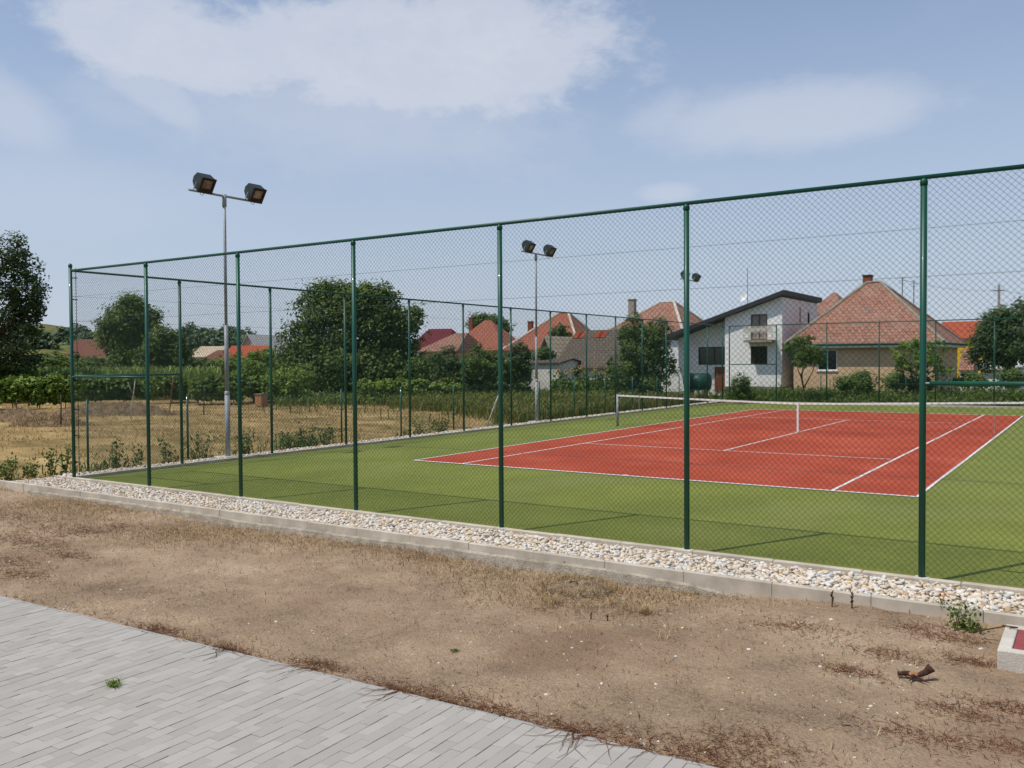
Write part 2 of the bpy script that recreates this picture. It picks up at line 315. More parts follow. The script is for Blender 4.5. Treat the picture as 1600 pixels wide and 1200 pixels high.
# ------------------------------------------------------------------ levels
FX, FY, FFY = -5.10, -5.17, 34.2            # fence lines: left, near, far
FXR = 14.16
KZ = -.13                                    # kerb top
KOY = -6.27                                  # outer kerb face
PVZ, PVY, PVA = -.28, -10.53, .034                       # pavement top and its edge
SX, SY = .966, 1.016                         # court size against the standard one
def pvy(x): return PVY+math.tan(PVA)*(x-7)
def zd(X, Y):
    X = np.asarray(X, float); Y = np.asarray(Y, float)
    t = np.clip((KOY-Y)/(KOY-PVY), 0, 1.2)
    z = -.345+.05*t+.10*sstep(X, 9.0, 11.0)*(1-np.clip(t, 0, 1))
    z = z+.07*sstep(-X, -3, 5)*sstep(-t, -.5, 0)
    z = z+.10*fbm(X, Y, .45, 3)+.045*fbm(X+9, Y, 1.9, 4)*(1+1.6*sstep(-X, -3.5, 1)*sstep(Y, -8.4, -7))+.03*fbm(X+3, Y, 5, 3)+.018*fbm(X, Y+4, 13, 3)
    pe = pvy(X); e = sstep(Y, pe, pe+.3); z = z*e+(1-e)*(PVZ-.008+.02*fbm(X, Y, 3, 2)); z = np.where(Y < pe-.012, -.45, z)
    k = sstep(Y, KOY-.5, KOY-.05); z = z*(1-k)+k*np.minimum(z, KZ-.1)
    # tyre track
    dx, dy = X-.35, Y+7.5; a = dx*.97+dy*.22; b = -dx*.22+dy*.97
    tr = np.exp(-(b/.22)**4)*np.exp(-(a/1.0)**4)
    z = z-tr*(.03+.03*np.sign(np.sin((a+.8*np.abs(b))*42)))
    return z
def gd(px, py):
    z = -.25
    for _ in range(12): q = onz(px, py, z); z = .5*z+.5*float(zd(q[0], q[1]))
    q = onz(px, py, z); return np.array([q[0], q[1], float(zd(q[0], q[1]))])
GZ = -.24
def zf(X, Y):
    z = GZ+.10*fbm(X, Y, .12, 3)
    c, s = math.cos(.75), math.sin(.75)
    w = (-X*s+Y*c)+1.2*fbm(X, Y, .1, 2)
    rows = np.maximum(0, np.sin(w*2*math.pi/3.1))**3
    near = sstep(-X, 7, 9)
    return z+near*(.13*rows*(.6+fbm(X, Y, 1.2, 3))+.10*fbm(X, Y, 2.2, 4))

# ------------------------------------------------------------------ ground
def zg(X, Y):
    z = np.full(np.shape(X), GZ-.12)
    ins = (X > -7.0) & (X < 60) & (Y < -5.2)
    z = np.where(ins, -.62, z); z = np.where((X > -5.7) & (X < 15) & (Y > -7) & (Y < 35), -.62, z)
    z = np.where((X < -6.6) & (Y < -4) , GZ-.14, z)
    far = np.hypot(X-13, Y+15); return z+sstep(far, 160, 900)*6
xs = np.concatenate([[-2500, -1200, -700, -400, -250, -160], np.arange(-110, 60, 2.), [75, 110, 170, 300, 600, 1400, 2500]])
ys = np.concatenate([[-2500, -900, -300, -120, -60, -35], np.arange(-24, 80, 2.), [90, 120, 170, 250, 400, 700, 1300, 2500]])
v, f = grid(xs, ys, zg); tag(raw('ground', v, f, 'ground'), 'weedy olive ground spreading to the village and horizon', 'ground', kind='structure')
xs = np.concatenate([np.arange(-62, -14, .35), np.arange(-14, -5.66, .12)]); ys = np.arange(-14, 30, .16)
v, f = grid(xs, ys, lambda X, Y: np.where((X > -6.9) & (Y < -6.15), -.3, zf(X, Y)))
tag(raw('stubble_field', v, f, 'stubble', smooth=True), 'mown straw coloured field left of the court', 'field', kind='structure')
xs = np.arange(-7.2, 17, .045); ys = np.arange(-11.1, KOY+.12, .045)
v, f = grid(xs, ys, zd); tag(raw('bare_soil', v, f, 'soil', smooth=True), 'bare brown soil between grey pavement and kerb', 'soil', kind='structure')

# ------------------------------------------------------------------ pavement
bw, bl = .1, .2
m = MB(); m.box(-14, 10, -8, -.026, PVZ-.3, PVZ-.012); pave = tag(m.build('pavement', 'mortar'), 'grey paved path with offset brick pavers in the foreground', 'pavement', kind='structure')
pave.location = (7, PVY, 0); pave.rotation_euler = (0, 0, PVA)
protos = []
for k in range(4):
    m = MB(); hx, hy = bw/2-.0013, bl/2-.0011
    m.box(-hx, hx, -hy, hy, -.05, 0, .002); o = m.build('paver', 'paver'); protos.append(o.data); bpy.data.objects.remove(o)
cands = []
nrow = int(13/bw)
for i in range(nrow):
    x = -6.5+(i+.5)*bw; off = (.5*(i % 2)+random.uniform(-.1, .1))*bl
    y = -.028-off
    if off > .05: cands.append((x, -.028-off/2, off))
    while y-bl > -4.6: cands.append((x, y-bl/2, bl)); y -= bl
def inview(x, y, z, mg=0):
    d = np.array([x, y, z])-CAM; w = d@FW
    if w < .3: return None
    px = 800+FPX*(d@RT)/w; py = 600-FPX*(d@UP)/w
    return (w, px, py) if -mg < px < 1600+mg and -mg < py < 1200+mg else None
vis = []; rest = []
for c in cands:
    q = inview(7+c[0]*math.cos(PVA)-c[1]*math.sin(PVA), PVY+c[0]*math.sin(PVA)+c[1]*math.cos(PVA), PVZ)
    (vis if q and abs(c[2]-bl) < 1e-6 else rest).append((q[0] if q else 99, c))
vis.sort(key=lambda t: t[0]); rest += vis[300:]; vis = vis[:300]
for _, (x, y, l) in vis:
    o = bpy.data.objects.new('paver', protos[0]); COL.objects.link(o); o.parent = pave
    o.location = (x, y, PVZ+random.uniform(-.0025, .0025)); o.rotation_euler = (random.gauss(0, .004), random.gauss(0, .008), random.gauss(0, .005))
m = MB()
for _, (x, y, l) in rest:
    dz = random.uniform(-.0025, .0025); n0 = len(m.f); m.box(x-bw/2+.0013, x+bw/2-.0013, y-l/2+.0011, y+l/2-.0011, PVZ-.05, PVZ+dz, .002); m.tone += [random.random()]*(len(m.f)-n0)
MATS['paver_t'] = M('paver_t', [(0, (159, 153, 144)), (.5, (165, 159, 150)), (1, (171, 165, 156))], attr='tone', rough=.9, bump=.45, bscale=160, spec=.2, bdist=.004)
tag(m.build('paver', 'paver_t', pave), kind='stuff')
x = -13.5
while x < 9.5:
    m = MB(); m.box(x, x+.994, -.024, 0, PVZ-.2, PVZ+.001, .004); m.build('edging_stone', 'paver_far', pave); x += 1

# ------------------------------------------------------------------ kerbs
def kerb(name, label, p0, p1, axis, w, z0, z1, mat='concrete', step=1.0, dark=None):
    m = MB()
    e = .012
    if axis == 'x': m.box(p0[0]+.01, p1[0]-.01, p0[1]+e, p0[1]+w-e, z0, z1-.014)
    else: m.box(p0[0]+e, p0[0]+w-e, p0[1]+.01, p1[1]-.01, z0, z1-.014)
    k = tag(m.build(name, 'mortar'), label, 'kerb', kind='structure')
    a, b = (p0[0], p1[0]) if axis == 'x' else (p0[1], p1[1]); i = 0
    while a < b-.02:
        c = min(a+step, b); m = MB(); j = random.uniform(-.004, .004)
        if axis == 'x': m.box(a+.003, c-.003, p0[1]+j, p0[1]+w+j, z0, z1+random.uniform(-.004, .004), .008)
        else: m.box(p0[0]+j, p0[0]+w+j, a+.003, c-.003, z0, z1+random.uniform(-.004, .004), .008)
        m.build('kerb_stone', 'dark_stone' if dark and dark(a) else mat, k); a = c; i += 1
    return k
kerb('kerb', 'long outer concrete kerb along the gravel strip and bare soil', (-6.85, KOY), (16.4, KOY), 'x', .07, -.5, KZ, dark=lambda a: a < -5.9)
kerb('kerb', 'inner concrete kerb under the near fence', (FX-.06, FY-.06), (16.4, FY-.06), 'x', .09, -.5, KZ+.005)
kerb('kerb', 'inner kerb under the left side fence', (FX-.05, FY+.04), (FX-.05, FFY+.06), 'y', .09, -.5, KZ+.005)
kerb('kerb', 'low kerb under the far fence behind the net', (FX+.06, FFY-.05), (16.4, FFY-.05), 'x', .09, -.5, KZ+.02)
kerb('kerb', 'low outer edging along the left gravel strip by the field', (FX-.60, KOY+.08), (FX-.60, FFY), 'y', .05, -.5, KZ-.03, 'dark_stone')

xs = np.arange(-4.6, 10.6, .05); m = MB()
hz = KZ-.10+.05*fbm(xs, xs*0, .5, 3)+.03*fbm(xs, xs*0+3, 5, 2)-.09*sstep(xs, 8.5, 10.4); hy = .05+.05*fbm(xs, xs*0+8, 1.1, 3)
for i in range(len(xs)-1):
    a, b = xs[i], xs[i+1]; y0 = KOY-.004
    m.quad((a, y0-hy[i]-.03, hz[i]-.16), (b, y0-hy[i+1]-.03, hz[i+1]-.16), (b, y0-hy[i+1], hz[i+1]-.02), (a, y0-hy[i], hz[i]-.02)); m.quad((a, y0-hy[i], hz[i]-.02), (b, y0-hy[i+1], hz[i+1]-.02), (b, y0, hz[i+1]), (a, y0, hz[i]))
tag(m.build('kerb_footing', 'concrete_rough'), 'rough concrete footing along the foot of the outer kerb', 'kerb', kind='structure')

# ------------------------------------------------------------------ turf, court and lines
cx0, cx1, cy0, cy1 = 0, 10.97*SX, 0, 23.77*SY
def zt(X, Y):
    d = np.maximum(np.maximum(cx0-X, X-cx1), np.maximum(cy0-Y, Y-cy1)); d = np.maximum(d, 0)
    return -.004-.20*np.clip(d/5.3, 0, 1)**1.15
xs = np.linspace(FX+.04, 16.3, 90); ys = np.linspace(FY+.03, FFY-.05, 160)
v, f = grid(xs, ys, zt); turf = tag(raw('turf', v, f, 'turf', smooth=True), 'olive green artificial turf around the red court', 'turf', kind='structure')
m = MB(); m.quad((cx0, cy0, .003), (cx1, cy0, .003), (cx1, cy1, .003), (cx0, cy1, .003)); court = tag(m.build('court', 'clay'), 'brick red tennis court surface', 'court', kind='structure')
def cline(xa, xb, ya, yb): m = MB(); m.quad((xa, ya, .007), (xb, ya, .007), (xb, yb, .007), (xa, yb, .007)); m.build('court_line', 'line', court)
lw = .055; sg = 1.372*SX; sv0, sv1, cm = 5.485*SY, 18.285*SY, cx1/2
cline(cx0-.02, cx1+.02, cy0-.03, cy0+.06); cline(cx0-.02, cx1+.02, cy1-.06, cy1+.03)
for xa in (cx0-.02, cx1-lw+.02): cline(xa, xa+lw, cy0+.06, cy1-.06)
for xa in (sg, cx1-sg-lw): cline(xa, xa+lw, cy0+.06, cy1-.06)
for ya in (sv0, sv1): cline(sg+lw, cx1-sg-lw, ya, ya+lw)
cline(cm-lw/2, cm+lw/2, sv0+lw, sv1)
cline(cm-.03, cm+.03, cy0+.06, cy0+.16)

# ------------------------------------------------------------------ gravel
def ico(sub):
    bm = bmesh.new(); bmesh.ops.create_icosphere(bm, subdivisions=sub, radius=1); v = np.array([x.co for x in bm.verts]); f = np.array([[q.index for q in p.verts] for p in bm.faces]); bm.free(); return v, f
I1, I2 = ico(1), ico(2)
def rotm(a, b, c):
    ca, sa, cb, sb, cc, sc = np.cos(a), np.sin(a), np.cos(b), np.sin(b), np.cos(c), np.sin(c); z = np.zeros_like(a); o = z+1
    A = np.stack([np.stack([ca, -sa, z], -1), np.stack([sa, ca, z], -1), np.stack([z, z, o], -1)], -2)
    B = np.stack([np.stack([o, z, z], -1), np.stack([z, cb, -sb], -1), np.stack([z, sb, cb], -1)], -2)
    C = np.stack([np.stack([cc, z, sc], -1), np.stack([z, o, z], -1), np.stack([-sc, z, cc], -1)], -2)
    return A@B@C
def lumpy(V):
    k = RNG.normal(size=(5, 3)); r = 1+.13*sum(np.sin(V@k[i]*1.9+i) for i in range(5))/2
    return V*r[:, None]
def pebbles(x, y, z, size, base):
    V, F = base; n = len(x); vars_ = np.stack([lumpy(V) for _ in range(10)])
    P = vars_[RNG.integers(0, 10, n)]*np.stack([size*RNG.uniform(.9, 1.45, n), size*RNG.uniform(.7, 1.05, n), size*RNG.uniform(.45, .75, n)], -1)[:, None, :]
    Rm = rotm(RNG.uniform(0, 6.28, n), RNG.normal(0, .3, n), RNG.normal(0, .3, n)); P = np.einsum('nij,nkj->nki', Rm, P)+np.stack([x, y, z], -1)[:, None, :]
    fa = (F[None]+(np.arange(n)*len(V))[:, None, None]).reshape(-1, 3); return P.reshape(-1, 3), fa, np.repeat(RNG.random(n), len(F))
def scatter(x0, x1, y0, y1, c):
    X, Y = np.meshgrid(np.arange(x0, x1, c), np.arange(y0, y1, c)); X = X.ravel()+RNG.uniform(-.45, .45, X.size)*c; Y = Y.ravel()+RNG.uniform(-.45, .45, Y.size)*c
    return np.clip(X, x0, x1), np.clip(Y, y0, y1)
gx0, gx1, gy0, gy1 = FX-.54, 16.4, KOY+.07, FY-.06
m = MB(); m.box(gx0, gx1, gy0, gy1, -.5, KZ-.055); m.box(gx0, FX-.05, gy1+.01, FFY, -.5, KZ-.055)
bed = tag(m.build('gravel_strip', 'gravel_bed'), 'strip of white and cream rounded pebbles between kerbs along the fence', 'gravel', kind='structure')
px_, py_ = scatter(gx0+.03, 3.0, gy0+.02, gy1-.02, .047); v1, f1, t1 = pebbles(px_, py_, KZ-.045+RNG.uniform(-.012, .016, len(px_)), RNG.uniform(.022, .036, len(px_)), I1)
px_, py_ = scatter(3.0, 15.2, gy0+.02, gy1-.02, .041); sz = RNG.uniform(.015, .032, len(px_))*np.where(RNG.random(len(px_)) < .12, 1.35, 1)
v2, f2, t2 = pebbles(px_, py_, KZ-.042+RNG.uniform(-.014, .014, len(px_)), sz, I2)
px_, py_ = scatter(gx0+.02, FX-.08, gy1+.03, 33.8, .075); v3, f3, t3 = pebbles(px_, py_, KZ-.03+RNG.uniform(-.01, .02, len(px_)), RNG.uniform(.03, .05, len(px_)), I1)
V = np.concatenate([v1, v2, v3]); Fc = np.concatenate([f1, f2+len(v1), f3+len(v1)+len(v2)])
tag(raw('pebble', V, Fc, 'pebble', np.concatenate([t1, t2, t3]), bed, smooth=True), kind='stuff')
pm = []
for k in range(8): o = raw('pebble', lumpy(I2[0])*np.array([1.2, .9, .62]), I2[1], 'pebble_rnd', smooth=True); pm.append(o.data); bpy.data.objects.remove(o)
for k in range(300):
    o = bpy.data.objects.new('pebble', random.choice(pm)); COL.objects.link(o); o.parent = bed
    x = 13.6-9.5*random.random()**1.5; o.location = (x, random.uniform(gy0+.05, gy1-.05), KZ-.018+random.uniform(-.008, .008))
    s = random.uniform(.023, .037); o.scale = (s, s*random.uniform(.8, 1.1), s*random.uniform(.75, 1)); o.rotation_euler = (random.gauss(0, .25), random.gauss(0, .25), random.uniform(0, 6.28))

# ------------------------------------------------------------------ chain-link fences
def chain_panel(a, b, z0, z1, s, r):
    """diamond wire mesh between two plan points, as one light mesh of thin prisms"""
    a = np.array(a); b = np.array(b); w = np.linalg.norm(b-a); h = z1-z0; d = (b-a)/w; nrm = np.array([-d[1], d[0]]); m = MB()
    for sg_, off in ((1, .0015), (-1, -.0015)):
        for k in np.arange(-h if sg_ > 0 else 0, w if sg_ > 0 else w+h, s):
            # u = k + sg*z
            za, zb = 0., h
            if sg_ > 0: za = max(0, -k); zb = min(h, w-k)
            else: za = max(0, k-w); zb = min(h, k)
            if zb-za < .02: continue
            p = [np.append(a+d*(k+sg_*z)+nrm*off, z0+z) for z in (za, zb)]; m.tube(p, r, 3, cap=False)
    return m
def cap_prof(r): return [(r+.005, -.05), (r+.006, -.005), (r*.8, .018), (r*.3, .03)]
def fence(label, posts, base, top, pr=.035, nrm=(0, 0), wires=(), corner0=False, corner1=False, braces=(), mesh_s=.07, mesh_r=.0018, skip0=False):
    o = thing('chain_link_fence', label, 'fence', (posts[0][0], posts[0][1], base)); B = lambda m, n, mt, p=o, sm=False: m.build(n, mt, p, sm, world=(p is o))
    nrm = np.array(nrm); n = len(posts)
    for i, (x, y) in enumerate(posts):
        if skip0 and i == 0: continue
        cn = (corner0 and i == 0) or (corner1 and i == n-1)
        m = MB(); m.tube([(x, y, base-.25), (x, y, top+.12 if cn else top-.035)], pr, 14); q = B(m, 'post', 'green_paint', o, True)
        m = MB(); m.lathe([(r_, z_+(top+.12 if cn else top-.035)) for r_, z_ in cap_prof(pr)], (x, y, 0), 14)
        m.v = [tuple(np.array(t)-np.array(ROOT[o.name])) for t in m.v]; m.build('post_cap', 'green_paint', q, True)
        m = MB(); m.box(x-.075, x+.075, y-.068, y+.05, base-.2, base+.009, .008); 
        if nrm[1] != 0 and i > 0: B(m, 'footing', 'concrete_white')
    (xa, ya), (xb, yb) = posts[0], posts[-1]
    m = MB(); m.tube([(xa, ya, top), (xb, yb, top)], .025, 12); B(m, 'top_rail', 'green_paint', o, True)
    for z in wires:
        m = MB(); m.tube([(xa+nrm[0]*.05, ya+nrm[1]*.05, z), (xb+nrm[0]*.05, yb+nrm[1]*.05, z)], .0022, 4); B(m, 'tension_wire', 'wire')
    for i in range(n-1):
        a, b = np.array(posts[i])+nrm*.045, np.array(posts[i+1])+nrm*.045
        q = B(chain_panel(a, b, base+.02, top, mesh_s, mesh_r), 'mesh_panel', 'green_wire')
    for i, z in braces:
        a, b = np.array(posts[i]), np.array(posts[i+1]); d = (b-a)/np.linalg.norm(b-a); a = a+d*.07-nrm*.01; b = b-d*.05-nrm*.01
        m = MB(); m.tube([(*a, z), (*b, z)], .024, 12); q = B(m, 'brace_rail', 'green_paint', o, True)
        for e, sg_ in ((a, -1), (b, 1)):
            m = MB(); m.tube([(*(e+d*.055*sg_), z), (*(e-d*.01*sg_), z)], .011, 8); B(m, 'bracket', 'galv')
    return o
NP = [-4.92, -2.33, .34, 3.11, 5.93, 8.74, 11.45, FXR]
nearf = fence('tall green chain link fence along the front of the court', [(x, FY) for x in NP], KZ, 4.2, nrm=(0, 1), wires=(.95, 3.14, 3.66), corner0=True, corner1=True, braces=((0, 1.985), (6, 1.985)))
m = MB(); m.tube([(NP[0]+.11, FY+.05, KZ+.05), (NP[0]+.11, FY+.05, 4.25)], .007, 6); m.build('stretcher_bar', 'lamp_black', nearf, world=True)
for z in (.2, .75, 1.3, 1.9, 2.5, 3.1, 3.6, 4.05):
    m = MB(); m.tube([(NP[0], FY+.03, z), (NP[0]+.16, FY+.05, z-.01)], .012, 6); m.build('clamp', 'lamp_black', nearf, world=True)
SPY = [FY+.09, -2.4, .35, 3.11, 5.97, 8.82, 11.77, 14.61, 17.57, 20.3, 23.1, 25.9, 28.7, 31.5, FFY-.3]
fence('tall green chain link fence running along the left side of the court', [(FX, y) for y in SPY], KZ, 4.22, nrm=(1, 0), wires=(3.16, 3.68), braces=((0, 1.99), (13, 1.99)), skip0=True, mesh_r=.0011)
FPX_ = [-4.8, -2.08, .67, 3.36, 6.07, 8.72, 11.4, 14.1]
fence('tall green chain link fence at the far end behind the net', [(x, FFY) for x in FPX_], KZ, 4.2, nrm=(0, -1), wires=(3.66,), corner0=False, braces=((0, 1.99),), mesh_r=.0011)

# ------------------------------------------------------------------ tennis net
ny = 11.885*SY; nxl, nxr = -.914*SX, (10.97+.914)*SX
net = thing('tennis_net', 'black tennis net with white top band across the red court', 'net', (cm, ny, 0))
B = lambda m, n, mt, p=net, sm=False: m.build(n, mt, p, sm, world=True)
for x in (nxl, nxr):
    zz = float(zt(np.array(x), np.array(ny)))
    m = MB(); m.tube([(x, ny, zz-.05), (x, ny, 1.09)], .04, 14); B(m, 'post', 'galv', sm=True)
    m = MB(); m.lathe([(.043, 1.09), (.043, 1.1), (.03, 1.115)], (x, ny, 0), 14); B(m, 'post_cap', 'lamp_grey', sm=True)
def nh(x):
    t = abs(x-cm)/(nxr-cm); h = .914+.156*t**1.15
    return h
xs_ = np.linspace(nxl+.04, nxr-.04, 73)
m = MB()
for a, b in zip(xs_[:-1], xs_[1:]):
    za, zb = nh(a), nh(b)
    for yy in (-.012, .012): m.quad((a, ny+yy, za-.055), (b, ny+yy, zb-.055), (b, ny+yy, zb), (a, ny+yy, za))
    m.quad((a, ny-.012, za), (b, ny-.012, zb), (b, ny+.012, zb), (a, ny+.012, za))
B(m, 'top_band', 'net_white')
m = MB()
for x in np.arange(nxl+.06, nxr-.05, .05): m.tube([(x, ny, .03), (x, ny, nh(x)-.05)], .0012, 3, cap=False)
for k in range(19):
    fr = k/18; m.tube([(x, ny, .03+(nh(x)-.08)*fr) for x in np.linspace(nxl+.05, nxr-.05, 13)], .0012, 3, cap=False)
B(m, 'net_mesh', 'net_cord')
m = MB(); m.box(cm-.028, cm+.028, ny-.02, ny+.02, .012, .93); B(m, 'centre_strap', 'net_white')
m = MB(); m.box(cm-.12, cm+.12, ny-.05, ny+.05, .008, .025); B(m, 'strap_anchor', 'galv')
for x in (cx0-.05, cx1+.05): m = MB(); m.tube([(x, ny-.03, .0), (x, ny-.03, nh(x)+.02)], .008, 6); B(m, 'net_stick', 'galv')

# ------------------------------------------------------------------ floodlight masts
def mast(Y, label, h=6.45):
    x = FX-.36; t = thing('floodlight_mast', label, 'floodlight', (x, Y, GZ), group='floodlight masts along the side fence'); B = lambda m, n, mt, p=t, sm=False: m.build(n, mt, p, sm)
    zt_ = h-GZ
    m = MB(); m.box(-.25, .25, -.25, .25, -.1, .13, .02); B(m, 'footing', 'concrete_white')
    m = MB(); m.tube([(0, 0, 0), (0, 0, 1.7)], .066, 14); B(m, 'lower_pole', 'galv', sm=True)
    m = MB(); m.lathe([(.067, 1.68), (.071, 1.7), (.058, 1.78)], n=14); B(m, 'collar', 'galv', sm=True)
    m = MB(); m.tube([(0, 0, 1.7), (0, 0, 3.45)], .053, 14); B(m, 'middle_pole', 'galv', sm=True)
    m = MB(); m.tube([(0, 0, 3.4), (0, 0, zt_)], .038, 12); B(m, 'upper_pole', 'galv', sm=True)
    m = MB(); m.tube([(0, 0, zt_-.25), (0, 0, zt_+.06)], .055, 12); B(m, 'sleeve', 'galv', sm=True)
    m = MB(); m.tube([(0, -1.05, zt_+.02), (0, 1.2, zt_+.02)], .03, 10); B(m, 'cross_arm', 'galv', sm=True)
    for y in (-.66, .92):
        e = bpy.data.objects.new('floodlight', None); 
        # wedge-shaped head facing +x and down, curved back
        tilt = R(32); c, s_ = math.cos(tilt), math.sin(tilt); o3 = np.array([.12, y, zt_+.20])
        def T(p): a, b_, d = p; return tuple(o3+np.array([a*c+d*s_, b_, -a*s_+d*c]))     # a: forward, d: up of head
        w, hh = .195, .185
        prof = [(0.06, -hh), (-.10, -hh*.95), (-.24, -.06), (-.26, .06), (-.18, .2), (-.02, hh), (.06, hh)]
        m = MB()
        for side in (-w, w): 
            pts = [T((a, side, d)) for a, d in prof]; m.poly(pts if side < 0 else pts[::-1])
        for (a0, d0), (a1, d1) in zip(prof[:-1], prof[1:]): m.quad(T((a0, -w, d0)), T((a0, w, d0)), T((a1, w, d1)), T((a1, -w, d1)))
        hd = B(m, 'floodlight', 'lamp_grey')
        m = MB()
        f0, f1 = .062, .10
        for b0, b1, d0, d1 in ((-w-.01, w+.01, -hh-.01, -hh+.09), (-w-.01, w+.01, hh-.05, hh+.01), (-w-.01, -w+.05, -hh+.09, hh-.05), (w-.05, w+.01, -hh+.09, hh-.05)):
            P = [T((a, b_, d)) for a in (f0, f1) for b_ in (b0, b1) for d in (d0, d1)]; k = len(m.v); m.v += P
            for q in ((0, 1, 3, 2), (4, 6, 7, 5), (0, 4, 5, 1), (2, 3, 7, 6), (0, 2, 6, 4), (1, 5, 7, 3)): m.f.append(tuple(k+i for i in q))
        B(m, 'bezel', 'lamp_black', hd)
        m = MB(); m.quad(T((.068, -w+.05, -hh+.09)), T((.068, w-.05, -hh+.09)), T((.068, w-.05, hh-.05)), T((.068, -w+.05, hh-.05))); B(m, 'reflector_glass', 'reflector', hd)
        m = MB(); m.tube([(0, y-.27, zt_+.02), T((-.05, -w-.03, 0)), ], .014, 6); m.tube([(0, y+.27, zt_+.02), T((-.05, w+.03, 0))], .014, 6); B(m, 'yoke', 'galv', hd)
        m = MB(); m.tube([T((-.05, .0, -hh)), T((-.02, -.03, -hh-.1)), T((.02, 0.02, -hh-.11)), T((.03, .03, -hh))], .007, 5); B(m, 'cable', 'wire', hd)
    return t
mast(-.78, 'nearest and tallest looking floodlight mast, standing by the near left corner of the fence')
mast(14.13, 'middle floodlight mast beside the left side fence, level with the net')
mast(29.7, 'farthest floodlight mast, its twin lamps seen beside a near fence post', 6.55)

# ------------------------------------------------------------------ houses
def face_uv(m, idx, pts, uvec):
    u = np.array(uvec, float); u /= np.linalg.norm(u); P = [np.array(p, float) for p in pts]
    n = np.cross(P[1]-P[0], P[2]-P[0]); w = np.cross(n, u); w = w/(np.linalg.norm(w)+1e-9)
    if w[2] < 0: w = -w
    m.uv[idx] = [(p@u, p@w) for p in P]
def roof_faces(faces, th, name, mat, parent):
    """faces: list of (points, eave direction); slab of thickness th"""
    m = MB()
    for pts, ud in faces:
        i = len(m.f); m.poly(pts); face_uv(m, i, pts, ud); m.poly([(p[0], p[1], p[2]-th) for p in pts][::-1])
        for a, b in zip(pts, pts[1:]+pts[:1]): m.quad(a, (a[0], a[1], a[2]-th), (b[0], b[1], b[2]-th), b)
    return m.build(name, mat, parent)
def hip(x0, x1, y0, y1, e, r, ra, rb, axis='x', ov=.35):
    X0, X1, Y0, Y1 = x0-ov, x1+ov, y0-ov, y1+ov
    A, Bq, C, D = (X0, Y0, e), (X1, Y0, e), (X1, Y1, e), (X0, Y1, e)
    if axis == 'x':
        p, q = (ra, (y0+y1)/2, r), (rb, (y0+y1)/2, r); f = [([A, Bq, q, p], (1, 0, 0)), ([Bq, C, q], (0, 1, 0)), ([C, D, p, q], (1, 0, 0)), ([D, A, p], (0, 1, 0))]
    else:
        p, q = ((x0+x1)/2, ra, r), ((x0+x1)/2, rb, r); f = [([A, Bq, p], (1, 0, 0)), ([Bq, C, q, p], (0, 1, 0)), ([C, D, q], (1, 0, 0)), ([D, A, p, q], (0, 1, 0))]
    return f, (p, q)
def wall(name, mat, parent, a, b, z0, z1, holes=(), depth=.14, top=None):
    """vertical wall face a->b (plan, local), outward normal to the right of a->b, real openings with reveals"""
    a = np.array(a, float); b = np.array(b, float); w = np.linalg.norm(b-a); d = (b-a)/w; n = np.array([d[1], -d[0]])
    P = lambda u, z, i=0: (*(a+d*u-n*i), z); m = MB()
    us = sorted({0, w, *[h[0] for h in holes], *[h[1] for h in holes]}); zs = sorted({z0, z1, *[h[2] for h in holes], *[h[3] for h in holes]})
    for u0, u1 in zip(us[:-1], us[1:]):
        for za, zb in zip(zs[:-1], zs[1:]):
            if any(h[0] <= u0 and u1 <= h[1] and h[2] <= za and zb <= h[3] for h in holes): continue
            m.quad(P(u0, za), P(u1, za), P(u1, zb), P(u0, zb))
    for u0, u1, za, zb in holes:
        m.quad(P(u0, za), P(u0, zb), P(u0, zb, depth), P(u0, za, depth)); m.quad(P(u1, za), P(u1, za, depth), P(u1, zb, depth), P(u1, zb))
        m.quad(P(u0, zb), P(u1, zb), P(u1, zb, depth), P(u0, zb, depth)); m.quad(P(u0, za), P(u0, za, depth), P(u1, za, depth), P(u1, za))
    if top: m.poly([P(0, z1), P(w, z1)]+[P(u, z) for u, z in top])
    return m.build(name, mat, parent), P
def window(P, h, parent, frame='wood_red', glass='glass', mull=1, name='window', sill=None, rail=False):
    u0, u1, za, zb = h; dI = .10; fw = .07; m = MB()
    def bar(ua, ub, zc, zd_):
        p = [P(ua, zc, dI), P(ub, zc, dI), P(ub, zd_, dI), P(ua, zd_, dI)]; q = [P(ua, zc, dI-.05), P(ub, zc, dI-.05), P(ub, zd_, dI-.05), P(ua, zd_, dI-.05)]
        m.quad(*q)
        for i in range(4): m.quad(p[i], p[(i+1) % 4], q[(i+1) % 4], q[i])
    bar(u0, u0+fw, za, zb); bar(u1-fw, u1, za, zb); bar(u0+fw, u1-fw, za, za+fw); bar(u0+fw, u1-fw, zb-fw, zb)
    us = np.linspace(u0, u1, mull+2)
    for u in us[1:-1]: bar(u-fw/2, u+fw/2, za+fw, zb-fw)
    if rail: bar(u0+fw, u1-fw, za+(zb-za)*.62, za+(zb-za)*.62+fw)
    wn = m.build(name, frame, parent)
    for a_, b_ in zip(us[:-1], us[1:]):
        g = MB(); g.quad(P(a_+fw/2, za+.02, dI+.01), P(b_-fw/2, za+.02, dI+.01), P(b_-fw/2, zb-.02, dI+.01), P(a_+fw/2, zb-.02, dI+.01)); g.build('pane', glass, wn)
    if sill:
        g = MB(); p = [P(u0-.06, za-.05, -.08), P(u1+.06, za-.05, -.08), P(u1+.06, za-.05, .02), P(u0-.06, za-.05, .02)]
        g.poly(p[::-1]); g.poly([(x, y, z+.045) for x, y, z in p])
        for i in range(4): a_, b_ = p[i], p[(i+1) % 4]; g.quad(a_, b_, (b_[0], b_[1], b_[2]+.045), (a_[0], a_[1], a_[2]+.045))
        g.build('sill', sill, wn)
    return wn
